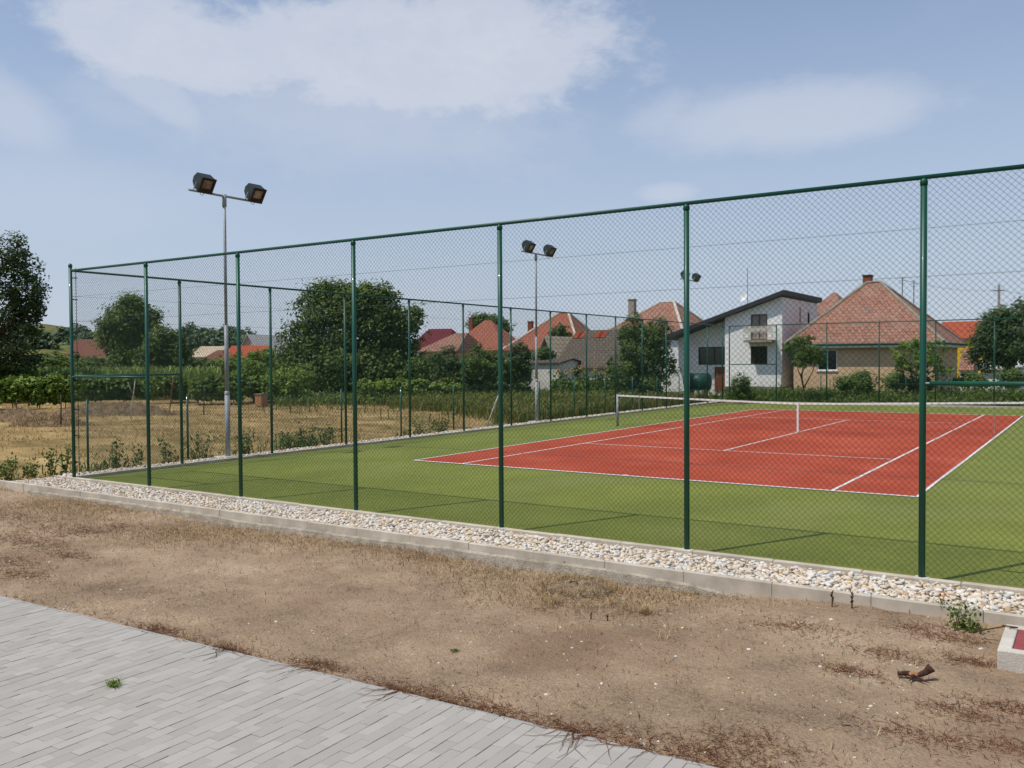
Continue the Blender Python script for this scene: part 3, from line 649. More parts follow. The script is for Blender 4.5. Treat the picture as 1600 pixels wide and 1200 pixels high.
class HF:
    """house frame: origin on the ground under pixel px at depth D, turned by rz; L(px,py,v) -> local u,z on the plane v"""
    def __init__(s, px, D, rz=0, gz=GZ-.1, Y=None):
        p = dep(px, 560, D) if Y is None else ony(px, 560, Y); s.o = np.array([p[0], p[1], gz]); s.rz = rz
        s.ux = np.array([math.cos(rz), math.sin(rz), 0]); s.vy = np.array([-math.sin(rz), math.cos(rz), 0])
    def L(s, px, py, v=0):
        d = ray(px, py); t = ((s.o+s.vy*v-CAM)@s.vy)/(d@s.vy); q = CAM+d*t-s.o; return q@s.ux, q[2]
    def W(s, px, py, v=0): u, z = s.L(px, py, v); return u, v, z
def chimney(parent, x, y, z0, z1, w, mat, capm='concrete_old'):
    m = MB(); m.box(x-w/2, x+w/2, y-w/2, y+w/2, z0, z1); c = m.build('chimney', mat, parent)
    m = MB(); m.box(x-w/2-.05, x+w/2+.05, y-w/2-.05, y+w/2+.05, z1+.002, z1+.09); m.build('chimney_cap', capm, c); return c
def ridge_tiles(parent, segs, mat, r=.1):
    for a, b in segs: m = MB(); m.tube([(a[0], a[1], a[2]+.01), (b[0], b[1], b[2]+.01)], r, 6); m.build('ridge_tile', mat, parent)
def hedges(f): return [(pts[i], pts[(i+1) % len(pts)]) for pts, _ in f for i in range(len(pts)) if pts[(i+1) % len(pts)][2] > pts[i][2]+.5]

# tan house with the big hipped roof
h = HF(1240, 0, Y=44.0); t = thing('house', 'tan bungalow with a big mottled red tiled hip roof and brick chimney', 'house', h.o, h.rz)
xr = h.L(1462, 560)[0]; e = h.L(1350, 536)[1]; dpt = 10.0
w0 = (h.L(1298, 570)[0], h.L(1352, 570)[0]); 
holes = [(h.L(1277, 570)[0], h.L(1308, 570)[0], h.L(1300, 579)[1], h.L(1300, 546)[1])]
wl, P = wall('wall', 'stucco_tan', t, (0, 0), (xr, 0), 0, e, holes); window(P, holes[0], t, 'white_frame', 'glass', 1, sill='white_frame')
sh = [(1.6, 2.5, 1.0, 2.5), (3.4, 4.3, 1.0, 2.5)]
wl, P = wall('wall', 'stucco_tan', t, (xr, 0), (xr, dpt), 0, e, sh)
for q in sh: window(P, q, t, 'white_frame', 'curtain', 1)
wall('wall', 'stucco_tan', t, (xr, dpt), (0, dpt), 0, e); wall('wall', 'stucco_tan', t, (0, dpt), (0, 0), 0, e)
m = MB(); m.box(-.02, xr+.02, -.02, dpt, 0, .45); m.build('plinth', 'plinth', t)
pk = h.L(1369, 441, dpt/2)
f, (p, q) = hip(0, xr, 0, dpt, e, pk[1], pk[0]-.6, pk[0]+.25, ov=.5); rf = roof_faces(f, .1, 'roof', 'tiles_tan', t); ridge_tiles(rf, hedges(f)+[(p, q)], 'concrete_old', .11)
m = MB(); m.box(-.5, xr+.5, -.50, -.42, e-.3, e-.11); m.box(xr+.42, xr+.5, -.41, dpt, e-.3, e-.11); m.build('fascia', 'stucco_dirty', t)
m = MB(); m.tube([(-.5, -.58, e-.06), (xr+.55, -.58, e-.08)], .07, 8); m.tube([(xr+.58, -.5, e-.08), (xr+.58, dpt, e-.06)], .07, 8); gt = m.build('gutter', 'gutter', t)
m = MB(); m.tube([(xr+.55, -.55, e-.1), (xr+.5, -.3, e-.5), (xr+.12, -.12, e-.9), (xr+.1, -.12, .3)], .05, 8); m.build('downpipe', 'gutter', t)
ch = h.L(1356, 432, dpt/2+.6); chimney(rf, ch[0], dpt/2+.6, pk[1]-1.0, ch[1], .55, 'chimney_brick', 'lamp_black')
sk = h.L(1357, 485, 2.6); m = MB(); m.box(sk[0]-.3, sk[0]+.3, 2.4, 2.7, sk[1]-.05, sk[1]+.12); m.build('roof_hatch', 'galv', rf)

# white modern house with the mono-pitch roof and balcony
h = HF(1132.7, 0, Y=44.6); t = thing('house', 'white two storey house with sloping mono pitch roof and small balcony', 'house', h.o, h.rz)
xr = h.L(1222, 560)[0]; xl = h.L(1060, 560, 1.1)[0]; bk = 9.0; rec = 1.1
zr = h.L(1222, 463)[1]; zl = h.L(1064, 523, 0)[1]; slope = (zr-zl)/(xr-h.L(1064, 523, 0)[0]); zt0 = zr-slope*xr
D_ = lambda px, z: h.L(px, 520)[0]
dr = (D_(1173, 0), D_(1199, 0), h.L(1185, 531)[1], h.L(1185, 491)[1]); wn = (D_(1173, 0), D_(1199, 0), h.L(1185, 569)[1], h.L(1185, 541)[1])
wl, P = wall('wall', 'stucco_white', t, (0, 0), (xr, 0), 0, zt0, [wn], top=None) if zt0 > dr[3] else (None, None)
if wl is None:
    wl, P = wall('wall', 'stucco_white', t, (0, 0), (xr, 0), 0, dr[3]+.05, [wn, dr])
    m = MB(); z_ = dr[3]+.05; m.poly([(0, 0, z_), (xr, 0, z_), (xr, 0, zr), (0, 0, zt0)] if zt0 > z_ else [((z_-zt0)/slope, 0, z_), (xr, 0, z_), (xr, 0, zr)]); m.build('gable', 'stucco_white', t)
window(P, wn, t, 'wood_dark', 'glass_brown', 1); window(P, dr, t, 'wood_red', 'curtain', 1, name='balcony_door')
sw = [(4.2, 4.55, zr-1.7, zr-.55), (6.3, 6.9, zr-1.6, zr-.8)]
wl, P = wall('wall', 'stucco_white', t, (xr, 0), (xr, bk), 0, zr-.05, sw)
for q in sw: window(P, q, t, 'wood_dark', 'glass', 0)
bwn = (h.L(1091, 560, rec)[0]-xl, -.02-xl, h.L(1110, 570, rec)[1], h.L(1110, 542, rec)[1])
zl2 = zt0+slope*xl
wl, P = wall('wall', 'stucco_white', t, (xl, rec), (0, rec), 0, min(zl2, 9)-.02, [bwn] if bwn[3] < zl2-.05 else [])
if bwn[3] < zl2-.05: window(P, bwn, t, 'wood_dark', 'glass_brown', 3)
m = MB(); m.poly([(xl, rec, zl2-.02), (0, rec, zl2-.02), (0, rec, zt0)]); m.build('gable', 'stucco_white', t)
wall('wall', 'stucco_white', t, (0, rec), (0, 0), 0, zt0-.05); wall('wall', 'stucco_white', t, (xl, bk), (xl, rec), 0, zl2-.05); wall('wall', 'stucco_white', t, (xr, bk), (xl, bk), 0, zl2-.05)
ra, rb = xl-.5, xr+.25; za, zb = zt0+slope*ra, zt0+slope*rb
m = MB(); pts = [(ra, -.5, za+.32), (rb, -.5, zb+.32), (rb, bk+.4, zb+.32), (ra, bk+.4, za+.32)]; m.poly(pts); m.poly([(x, y, z-.3) for x, y, z in pts][::-1])
for a, b in zip(pts, pts[1:]+pts[:1]): m.quad(a, (a[0], a[1], a[2]-.3), (b[0], b[1], b[2]-.3), b)
rf = m.build('roof', 'roof_dark', t)
bx0, bx1 = h.L(1162, 532, -1.0)[0], h.L(1206, 532, -1.0)[0]; bz = dr[2]-.02
m = MB(); m.box(bx0, bx1, -1.0, -.002, bz-.16, bz); bal = m.build('balcony', 'concrete_old', t)
for zz in (bz+.12, bz+.5, bz+.9): m = MB(); m.tube([(bx0, -.02, zz), (bx0, -.97, zz), (bx1, -.97, zz), (bx1, -.02, zz)], .022, 6); m.build('railing', 'concrete_white', bal)
for k in range(5): x = bx0+(bx1-bx0)*k/4; m = MB(); m.tube([(x, -.97, bz), (x, -.97, bz+.92)], .022, 6); m.build('baluster', 'concrete_white', bal)
m = MB(); m.box(bx0+.05, bx1-.05, -1.0, -.985, bz+.56, bz+.84); m.build('railing_panel', 'concrete_white', bal)
m = MB(); m.box(-.02, xr+.03, -.03, bk, 0, .75); m.build('plinth', 'plinth', t)
q = h.W(1125, 590, rec-.02); m = MB(); m.box(h.L(1117, 590, rec)[0], -.05, rec-.06, rec-.003, .3, bwn[2]-.15); m.build('cellar_door', 'wood_red', t)
for k in range(5): x = -3.1+k*.28; m = MB(); m.tube([(x, .75, .25+k*.2), (x+.28, .75, .25+k*.2), ], .04, 6); m.build('stair_rail', 'wood_red', t)
# dish and aerial stand on the roof: parts of the house roof
ds = h.W(1164.5, 465, .5); zz = zt0+slope*ds[0]+.3
m = MB(); m.tube([(ds[0]+.15, .5, zz), (ds[0]+.15, .5, h.L(1167, 418, .5)[1])], .02, 6); m.build('aerial', 'wire', rf)
m = MB(); c0 = np.array([ds[0], .3, ds[2]]); nn = np.array([-.25, -.85, .4]); nn /= np.linalg.norm(nn); a_ = np.cross(nn, (0, 0, 1)); a_ /= np.linalg.norm(a_); b_ = np.cross(nn, a_)
for r0, d0, r1, d1 in ((0, 0, .22, .03), (.22, .03, .33, .09)):
    for j in range(16):
        w0, w1 = 2*math.pi*j/16, 2*math.pi*(j+1)/16; K = lambda r, dd, w: tuple(c0+nn*dd+r*(a_*math.cos(w)*.85+b_*math.sin(w)))
        m.poly([K(r0, d0, w0), K(r1, d1, w0), K(r1, d1, w1)] + ([K(r0, d0, w1)] if r0 else []))
dsh = m.build('satellite_dish', 'dish', rf, True); m = MB(); m.tube([tuple(c0), (ds[0]+.15, .5, ds[2]-.1)], .02, 6); m.tube([tuple(c0), tuple(c0+nn*.35)], .01, 5); m.build('dish_arm', 'wire', dsh)

def simple(label, px, D, rz, xl_, xr_, eave, top, dpt, wallm, roofm, style='hip', ra=.3, rb=.7, axis='x', ov=.35, wins=(), chim=None, chm='chimney_brick', name='house', cat='house', ridge=None, wallpx=None):
    """px boxes at depth D: xl_/xr_ wall edges, eave & top pixel rows"""
    h = HF(px, D, rz); t = thing(name, label, cat, h.o, h.rz)
    x0, x1 = h.L(xl_, 560)[0], h.L(xr_, 560)[0]; e = h.L((xl_+xr_)/2, eave)[1]; r = h.L((xl_+xr_)/2, top, dpt/2 if (style == 'hip' or axis == 'x') else 0)[1]
    wl, P = wall('wall', wallm, t, (x0, 0), (x1, 0), 0, e, wins)
    for q in wins: window(P, q, t, 'white_frame', 'glass', 1)
    wall('wall', wallm, t, (x1, 0), (x1, dpt), 0, e); wall('wall', wallm, t, (x1, dpt), (x0, dpt), 0, e); wall('wall', wallm, t, (x0, dpt), (x0, 0), 0, e)
    if style == 'hip': f, (p, q) = hip(x0, x1, 0, dpt, e, r, x0+(x1-x0)*ra if axis == 'x' else dpt*ra, x0+(x1-x0)*rb if axis == 'x' else dpt*rb, axis, ov)
    elif axis == 'x':
        ym = dpt/2; sl_ = (r-e)/ym; eo = e-sl_*ov; p, q = (x0-ov, ym, r), (x1+ov, ym, r)
        f = [([(x0-ov, -ov, eo), (x1+ov, -ov, eo), q, p], (1, 0, 0)), ([(x1+ov, dpt+ov, eo), (x0-ov, dpt+ov, eo), p, q], (1, 0, 0))]
        for x in (x0, x1): m = MB(); m.poly([(x, 0, e), (x, dpt, e), (x, ym, r-.05)]); m.build('gable', wallm, t)
    else:
        xm = (x0+x1)/2; sl_ = (r-e)/(xm-x0); eo = e-sl_*ov; p, q = (xm, -ov, r), (xm, dpt+ov, r)
        f = [([(x0-ov, dpt+ov, eo), (x0-ov, -ov, eo), p, q], (0, 1, 0)), ([(x1+ov, -ov, eo), (x1+ov, dpt+ov, eo), q, p], (0, 1, 0))]
        for y in (0, dpt): m = MB(); m.poly([(x0, y, e), (x1, y, e), (xm, y, r-.05)]); m.build('gable', wallm, t)
    rf = roof_faces(f, .1, 'roof', roofm, t)
    if ridge: ridge_tiles(rf, (hedges(f) if style == 'hip' else [])+[(p, q)], ridge, .13)
    if chim: c = h.L(chim[0], chim[1], dpt*.5); chimney(rf, c[0], dpt*.5+chim[2], e, c[1], chim[3], chm)
    return t, h, rf
simple('red tiled hip roof with grey chimney rising behind the dark garden tree', 1000, 74, 0, 936, 1066, 527, 474, 9.5, 'stucco_white', 'tiles_tan', ra=.47, rb=.64, chim=(988, 469, 0, .55), chm='chimney_grey', ridge='concrete_white')
simple('red tiled roof house with white ridge tiles, behind the middle floodlight mast', 850, 84, .15, 792, 902, 546, 490, 9, 'stucco_dirty', 'tiles_red', ra=.50, rb=.64, chim=(829, 503, 0, .45), ridge='concrete_white')
simple('orange brown hip roofed house left of the white ridged red roof', 740, 98, .25, 700, 790, 548, 501, 8.5, 'stucco_tan', 'tiles_red', ra=.40, rb=.52, chim=(736, 497, 0, .4))
simple('low red tiled annexe roof in front of the orange brown house', 690, 94, .2, 655, 712, 549, 521, 8, 'stucco_tan', 'tiles_tan', ra=.55, rb=.9)
simple('house with a plain maroon metal roof beside the big walnut tree', 670, 108, .3, 640, 704, 545, 514, 9, 'stucco_white', 'tiles_maroon', ra=.15, rb=.72)
simple('red tiled gable behind the white balcony house, left of the tan bungalow', 1290, 80, 0, 1262, 1312, 492, 458, 9, 'stucco_white', 'tiles_tan', ra=.4, rb=.5)
simple('yellow walled house with bright orange roof at the right edge', 1500, 92, 0, 1468, 1560, 526, 502, 9, 'stucco_yellow', 'tiles_orange', style='gable', axis='x')
simple('small outbuilding with red tiled roof beside the tan bungalow', 1508, 66, 0, 1500, 1519, 577, 546, 4, 'stucco_dirty', 'tiles_tan', style='gable', axis='x', name='outbuilding', cat='outbuilding', ov=.1)
simple('low white shed under the dark trees at the right edge', 1560, 70, -.1, 1532, 1592, 574, 563, 5, 'stucco_white', 'tiles_white', style='gable', axis='x', name='shed', cat='shed')
# old barn
t, h, rf = simple('old dirty white barn with sagging grey tiled roof and orange replacement tiles', 910, 62, 0, 872, 972, 569, 516, 6.5, 'stucco_dirty', 'tiles_grey', style='gable', axis='x', name='barn', cat='barn', ov=.3, wins=())
for px, py in ((902, 525), (908, 524), (934, 523), (941, 524)):
    u, v_, z = h.W(px, py, 2.6); sl_ = .62; m = MB()
    zz = None
    # lay the tile patch on the front slope
    bb = [p.co for p in rf.data.vertices]; lo = min(bb, key=lambda c: (c.z, c.y)); hi = max(bb, key=lambda c: c.z)
    k = (hi.z-(-.0)-(lo.z+.1))/(hi.y-lo.y); zl_ = lambda y: hi.z-k*(hi.y-y)+.02
    y1 = 2.75; m.box(u-.28, u+.28, y1-.3, y1+.3, 0, .03); m.v = [(x, y, zl_(y)+z_) for x, y, z_ in m.v]; m.build('replacement_tile', 'tiles_orange', rf)
simple('weathered white wall outbuilding at the left end of the old barn', 850, 60, .1, 830, 874, 566, 560, 4, 'stucco_dirty', 'tiles_grey', style='gable', axis='x', name='outbuilding', cat='outbuilding', ov=.15)
simple('small dark gabled shed with cream tiles left of the old barn', 856, 64, 0, 840, 868, 560, 525, 6, 'wood_grey', 'tiles_cream', style='gable', axis='y', name='shed', cat='shed', ov=.3)
# village on the left
simple('brown red roofed house at far left behind the corner fence post', 130, 96, .75, 104, 162, 559, 530, 9, 'stucco_pink', 'tiles_brown', style='gable', axis='x')
simple('pale wall of a low house right of the far left brown roof', 178, 100, .7, 165, 186, 556, 546, 6, 'stucco_white', 'tiles_cream', style='gable', axis='x')
simple('cream roofed low house between the left trees and first floodlight mast', 320, 104, .6, 303, 336, 556, 541, 7, 'stucco_white', 'tiles_cream', style='gable', axis='x')
simple('brown hip roofed house seen just left of the first floodlight mast', 330, 98, .6, 308, 349, 568, 547, 7, 'stucco_tan', 'tiles_brown', ra=.4, rb=.6)
simple('orange roofed house just right of the first floodlight mast', 380, 96, .6, 352, 404, 558, 540, 7, 'stucco_tan', 'tiles_orange', style='gable', axis='x')
simple('house with white roof and pink gable behind the orange roofed one', 392, 116, .3, 376, 402, 545, 522, 9, 'stucco_pink', 'tiles_white', style='gable', axis='y')

# utility pole, aerials and overhead wires
def pole(px, py0, py1, D, label, name='utility_pole', r=.14, arm=True, cat='utility pole'):
    a = dep(px, py1, D); t = thing(name, label, cat, (a[0], a[1], GZ-.2)); hh = a[2]-GZ+.2
    m = MB(); m.tube([(0, 0, 0), (0, 0, hh)], [r, r*.75], 10); m.build('pole', 'wood_grey', t, True)
    if arm:
        m = MB(); m.tube([(-.45, .1, hh-.55), (.45, -.1, hh-.55)], .05, 6); m.build('cross_arm', 'wood_dark', t)
        for s_ in (-.4, .4): m = MB(); m.lathe([(.04, hh-.5), (.05, hh-.44), (.03, hh-.36)], (s_, -.1*s_/.45, 0), 8); m.build('insulator', 'concrete_white', t)
    return np.array([a[0], a[1], a[2]])
A_ = pole(1561, 590, 445, 84, 'grey wooden utility pole in front of the dark trees at right')
def aerial(px, py, D, label):
    a = dep(px, py, D); t = thing('aerial', label, 'aerial', (a[0], a[1], GZ)); hh = a[2]-GZ
    m = MB(); m.tube([(0, 0, 0), (0, 0, hh)], .035, 6); m.build('mast', 'wire', t)
    for k, w in enumerate((.3, .25, .2)): m = MB(); m.tube([(-w, 0, hh-.08-.2*k), (w, 0, hh-.08-.2*k)], .012, 4); m.build('rod', 'wire', t)
    return a
B_ = aerial(1410, 433, 68, 'taller thin television aerial beside the tan bungalow roof'); aerial(1428, 438, 70, 'thin leaning television aerial close to the near fence post')
def cable(a, b, sag, label):
    m = MB(); pts = [np.array(a)*(1-t)+np.array(b)*t-np.array([0, 0, sag*4*t*(1-t)]) for t in np.linspace(0, 1, 14)]; m.tube(pts, .012, 4)
    tag(m.build('overhead_cable', 'lamp_black', loc=pts[0]), label, 'cable')
cable(B_-np.array([0, 0, .2]), A_-np.array([0, 0, .5]), .35, 'thin black cable between the bungalow aerial and the utility pole')
cable(A_-np.array([0, 0, .5]), dep(1760, 470, 90), .3, 'thin black cable running right from the utility pole')

# ------------------------------------------------------------------ low garden fence outside the court
lowf = thing('low_wire_fence', 'low wire fence with thin green posts along the field edge', 'fence', (FX-.95, -4, GZ))
ly = [(138, 742), (294, 722), (534, 690), (627, 684), (709, 674)]
lp = [onx(px, py, FX-.95)[1] for px, py in ly]; lp = sorted(lp+[lp[-1]+2.9*k for k in range(2, 10)])
for y in lp: m = MB(); m.tube([(0, y+4, -.1), (0, y+4, 1.68)], .026, 8); m.build('post', 'green_paint', lowf, True)
for z in (.5, 1.05, 1.6): m = MB(); m.tube([(0, lp[0]+4, z), (0, lp[-1]+4, z)], .0018, 3); m.build('wire', 'wire', lowf)
for a, b in zip(lp[:-1], lp[1:]): chain_panel((0, a+4), (0, b+4), .05, 1.6, .1, .0013).build('mesh_panel', 'green_wire', lowf)
lowb = thing('low_wire_fence', 'low wire fence with green posts in front of the houses behind the far end', 'fence', (FX, FFY+3.4, GZ))
xq = [0, 2.3, 4.6, 6.9, 9.2, 11.5, 13.8, 16.1, 18.4]
for x in xq: m = MB(); m.tube([(x, 0, -.1), (x, 0, 1.75)], .026, 8); m.build('post', 'green_paint', lowb, True)
for z in (.5, 1.1, 1.7): m = MB(); m.tube([(xq[0], 0, z), (xq[-1], 0, z)], .003, 3); m.build('wire', 'galv', lowb)
for a, b in zip(xq[:-1], xq[1:]): chain_panel((a, 0), (b, 0), .05, 1.7, .1, .0013).build('mesh_panel', 'green_wire', lowb)
a, b = onx(757, 671, FX-.8), onx(779, 617, FX-.8)
m = MB(); m.tube([a+np.array([0, 0, -.1]), b], .028, 8); tag(m.build('prop_pole', 'bark_pale', smooth=True, loc=(a[0], a[1], GZ)), 'pale wooden prop leaning outside the side fence', 'pole')
a, b = onx(798, 668, FX-.8), onx(781, 622, FX-.8)
m = MB(); m.tube([a+np.array([0, 0, -.1]), b], .02, 8); tag(m.build('prop_pole', 'green_paint', smooth=True, loc=(a[0], a[1], GZ)), 'dark green slanted brace beside the pale wooden prop', 'pole')
# green water tank by the white house
c = dep(1090, 585, 55); t = thing('water_tank', 'dark green water tank beside the white house', 'tank', (c[0], c[1], GZ))
m = MB(); m.tube([(-.8, 0, 1.15), (-.72, 0, 1.15), (.72, 0, 1.15), (.8, 0, 1.15)], [.3, .55, .55, .3], 18); m.build('vessel', 'tank', t, True)
for x in (-.45, .45): m = MB(); m.box(x-.06, x+.06, -.4, .4, 0, .68); m.build('support', 'wood_grey', t)
# wooden box and hay heaps by the field
c = dep(408, 620, 50); t = thing('wooden_box', 'small orange brown wooden box at the far edge of the field', 'box', (c[0], c[1], GZ))
m = MB(); m.box(-.26, .26, -.22, .22, .08, .7); m.build('body', 'box_wood', t); m = MB(); m.box(-.3, .3, -.26, .26, .702, .76); m.build('lid', 'wood_grey', t)
for x in (-.2, .2): m = MB(); m.box(x-.04, x+.04, -.2, .2, -.05, .078); m.build('foot', 'wood_grey', t)
c = dep(290, 563, 74); t = thing('parked_car', 'grey car roof showing over the hedge left of the first floodlight mast', 'car', (c[0], c[1], GZ), .7)
m = MB()
prof = [(-2.1, .35), (-2.1, .8), (-1.3, .95), (-.7, 1.42), (.7, 1.45), (1.5, .98), (2.1, .9), (2.1, .35)]
for s_ in (-.8, .8): pts = [(x, s_, z) for x, z in prof]; m.poly(pts if s_ > 0 else pts[::-1])
for (xa, za), (xb, zb) in zip(prof, prof[1:]+prof[:1]): m.quad((xa, -.8, za), (xb, -.8, zb), (xb, .8, zb), (xa, .8, za))
m.build('body', 'car_grey', t)
m = MB(); m.quad((-1.22, -.81, 1.0), (1.35, -.81, 1.03), (.66, -.81, 1.38), (-.68, -.81, 1.36)); m.build('side_window', 'glass', t)
for x in (-1.35, 1.35):
    for s_ in (-.72, .72): m = MB(); m.tube([(x, s_-.1, .32), (x, s_+.1, .32)], .32, 14); m.build('wheel', 'lamp_black', t, True)

# ------------------------------------------------------------------ foliage
def leaves(P, size, nrm=None, seed=0, asp=.55, tone=None):
    """one folded leaf (two triangles meeting at a midrib) at each point"""
    n = len(P); d = RNG.normal(size=(n, 3)); d /= np.linalg.norm(d, axis=1)[:, None]
    if nrm is not None: d = d*.75+nrm*.6+np.array([-.15, -.25, .65]); d /= np.linalg.norm(d, axis=1)[:, None]
    a = np.cross(d, RNG.normal(size=(n, 3))); a /= np.linalg.norm(a, axis=1)[:, None]; b = np.cross(d, a)
    s = (size*RNG.uniform(.6, 1.35, n))[:, None]
    v = np.stack([P-a*s*.5, P+b*s*asp*.5-d*s*.06, P+a*s*.5, P-b*s*asp*.5-d*s*.06], 1).reshape(-1, 3)
    f = (np.array([[0, 1, 2], [0, 2, 3]])[None]+(np.arange(n)*4)[:, None, None]).reshape(-1, 3)
    return v, f, np.repeat(tone if tone is not None else RNG.random(n), 2)
def crown_pts(blobs, n, clump=.7, fill=.25, flat=1.):
    """blobs: (x,y,z,rx,ry,rz). Leaf points in clumps over the blobs, with gaps between clumps"""
    B_ = np.array(blobs, float); vol = (B_[:, 3]*B_[:, 4]+B_[:, 3]*B_[:, 5]+B_[:, 4]*B_[:, 5]); pr = vol/vol.sum()
    nc = max(6, int(n/70)); k = RNG.choice(len(B_), nc, p=pr); d = RNG.normal(size=(nc, 3)); d[:, 2] += .15; d /= np.linalg.norm(d, axis=1)[:, None]
    cc = B_[k, :3]+d*B_[k, 3:]*RNG.uniform(.72, 1.04, nc)[:, None]; ct = np.clip(.5+RNG.normal(0, .2, nc), 0, 1); cr = clump*RNG.uniform(.55, 1.3, nc)
    n1 = int(n*(1-fill)); j = RNG.integers(0, nc, n1); q = RNG.normal(size=(n1, 3)); q /= np.linalg.norm(q, axis=1)[:, None]
    p1 = cc[j]+q*(cr[j]*RNG.random(n1)**.5)[:, None]*np.array([1, 1, .75]); t1 = np.clip(ct[j]+RNG.normal(0, .16, n1), 0, 1)
    n2 = n-n1; k2 = RNG.choice(len(B_), n2, p=pr); q2 = RNG.normal(size=(n2, 3)); q2 /= np.linalg.norm(q2, axis=1)[:, None]
    p2 = B_[k2, :3]+q2*B_[k2, 3:]*(RNG.random(n2)**.4*.95)[:, None]; t2 = np.clip(.4+RNG.normal(0, .2, n2), 0, 1)
    P = np.concatenate([p1, p2]); nr = np.concatenate([q*.6+d[j]*.6, q2]); nr /= np.linalg.norm(nr, axis=1)[:, None]
    return P, nr, np.concatenate([t1, t2])
def limb(m, a, b, r0, r1, k=5, wob=.12):
    a = np.array(a, float); b = np.array(b, float); L_ = np.linalg.norm(b-a)
    pts = [a+(b-a)*t+(RNG.normal(0, wob*L_*.25, 3) if 0 < t < 1 else 0) for t in np.linspace(0, 1, k)]; m.tube(pts, list(np.linspace(r0, r1, k)), 7)
def tree(label, base, blobs, n, size, mat, name='tree', cat='tree', tr=.2, clump=.7, fill=.25, group=None, bark='bark', minz=.1, trunk=True):
    """blobs are relative to base"""
    t = thing(name, label, cat, base, 0, group)
    P, nr, tn = crown_pts(blobs, n, clump, fill); k = P[:, 2] > minz; v, f, tt = leaves(P[k], size, nr[k], tone=tn[k])
    raw('crown' if cat == 'tree' else 'foliage', v, f, mat, tt, t)
    if trunk:
        Bq = np.array(blobs); top = Bq[:, 2].max()*.75+.1; c = Bq[np.argmax(Bq[:, 3]*Bq[:, 5])]; m = MB()
        fork = np.array([c[0]*.3, c[1]*.3, max(.25, min(top*.35, c[2]-c[5]*.6+.2))])
        limb(m, (0, 0, -.15), fork, tr, tr*.75, 4, .05)
        for b in blobs: limb(m, fork, (b[0], b[1], b[2]+b[5]*.2), tr*.6, tr*.12, 5)
        for b in blobs:
            for _ in range(3): d = RNG.normal(size=3); d /= np.linalg.norm(d); d[2] = abs(d[2])*.6; limb(m, (b[0], b[1], b[2]), np.array(b[:3])+d*np.array(b[3:])*.85, tr*.25, tr*.06, 4)
        m.build('trunk', bark, t, True)
    return t
def PB(px, py, D, rpx, rpy, base, depth=None):
    """blob from a pixel ellipse at depth D, relative to base"""
    c = dep(px, py, D); k = D/FPX; return (c[0]-base[0], c[1]-base[1], c[2]-base[2], rpx*k, (depth if depth else rpx*k), rpy*k)
def ptree(label, px, D, ell, n, size, mat, **kw):
    b = dep(px, 560, D); base = (b[0], b[1], GZ-.1); dd = kw.pop('dd', None)
    return tree(label, base, [PB(e[0], e[1], D+(e[4] if len(e) > 4 else 0), e[2], e[3], base) for e in ell], n, size, mat, **kw)
ptree('large dark leafy tree at the left edge of the picture', -40, 58, [(-40, 445, 95, 78), (15, 410, 38, 48), (32, 460, 34, 50), (40, 505, 30, 32), (-20, 540, 80, 60), (-100, 500, 90, 90), (10, 570, 45, 30), (50, 480, 16, 22), (28, 385, 16, 18)], 30000, .22, 'leaf_deep', tr=.35, clump=.62, fill=.22)
ptree('round green tree seen between the two leftmost fence posts', 195, 82, [(198, 505, 36, 36), (172, 522, 20, 26), (236, 500, 15, 20), (196, 548, 32, 22), (208, 474, 18, 14)], 15000, .3, 'leaf_mid', tr=.28, clump=.9, fill=.35)
ptree('lower bushy tree right of the round green tree', 265, 78, [(258, 540, 26, 30), (236, 562, 24, 20), (280, 560, 16, 22)], 9000, .3, 'leaf_dark', tr=.2, clump=.8, fill=.35)
ptree('big spreading walnut tree in the middle left distance', 548, 62, [(545, 510, 80, 60), (505, 480, 44, 36), (580, 480, 50, 36), (625, 520, 36, 40), (470, 545, 44, 44), (545, 575, 110, 45), (630, 570, 34, 40), (515, 455, 28, 15), (590, 462, 30, 12), (550, 462, 46, 18), (642, 500, 18, 24)], 46000, .27, 'leaf_dark', tr=.4, clump=.75, fill=.4)
ptree('dark fruit tree standing in front of the old barn', 1003, 54, [(1005, 545, 42, 40), (990, 515, 22, 28), (1025, 520, 22, 26), (1035, 565, 22, 34), (980, 580, 36, 26), (1010, 595, 40, 18)], 14000, .17, 'leaf_dark', tr=.13, clump=.38, fill=.4)
ptree('small rounded tree in front of the tan bungalow window', 1256, 50, [(1255, 553, 26, 24), (1240, 545, 14, 18), (1275, 556, 16, 18), (1256, 532, 14, 12)], 4600, .13, 'leaf_mid', tr=.07, clump=.25, fill=.3)
ptree('loose light green tree at the right end of the tan bungalow', 1432, 50, [(1435, 560, 34, 26), (1412, 560, 20, 24), (1458, 548, 20, 22), (1440, 540, 20, 14), (1470, 580, 16, 18)], 5200, .13, 'leaf_light', tr=.07, clump=.28, fill=.25)
ptree('dark dense tree at the right edge behind the white shed', 1580, 66, [(1575, 530, 55, 45), (1545, 545, 30, 36), (1610, 510, 50, 40), (1560, 505, 24, 22)], 17000, .25, 'leaf_deep', tr=.3, clump=.7, fill=.4)
ptree('distant tree crown rising behind the orange brown hip roof', 762, 118, [(762, 508, 26, 18), (745, 505, 14, 14), (785, 512, 14, 14)], 5000, .35, 'leaf_dark', tr=.25, clump=.9, fill=.4)
ptree('small tree half covering the white ridged red roof', 872, 80, [(872, 520, 13, 13), (880, 528, 12, 10)], 2200, .25, 'leaf_dark', tr=.1, clump=.5)
ptree('dark bush standing before the white house plinth', 1156, 50.5, [(1155, 603, 17, 20), (1148, 612, 14, 14), (1165, 612, 14, 14)], 2600, .12, 'leaf_dark', name='bush', cat='bush', tr=.04, clump=.25, fill=.4)
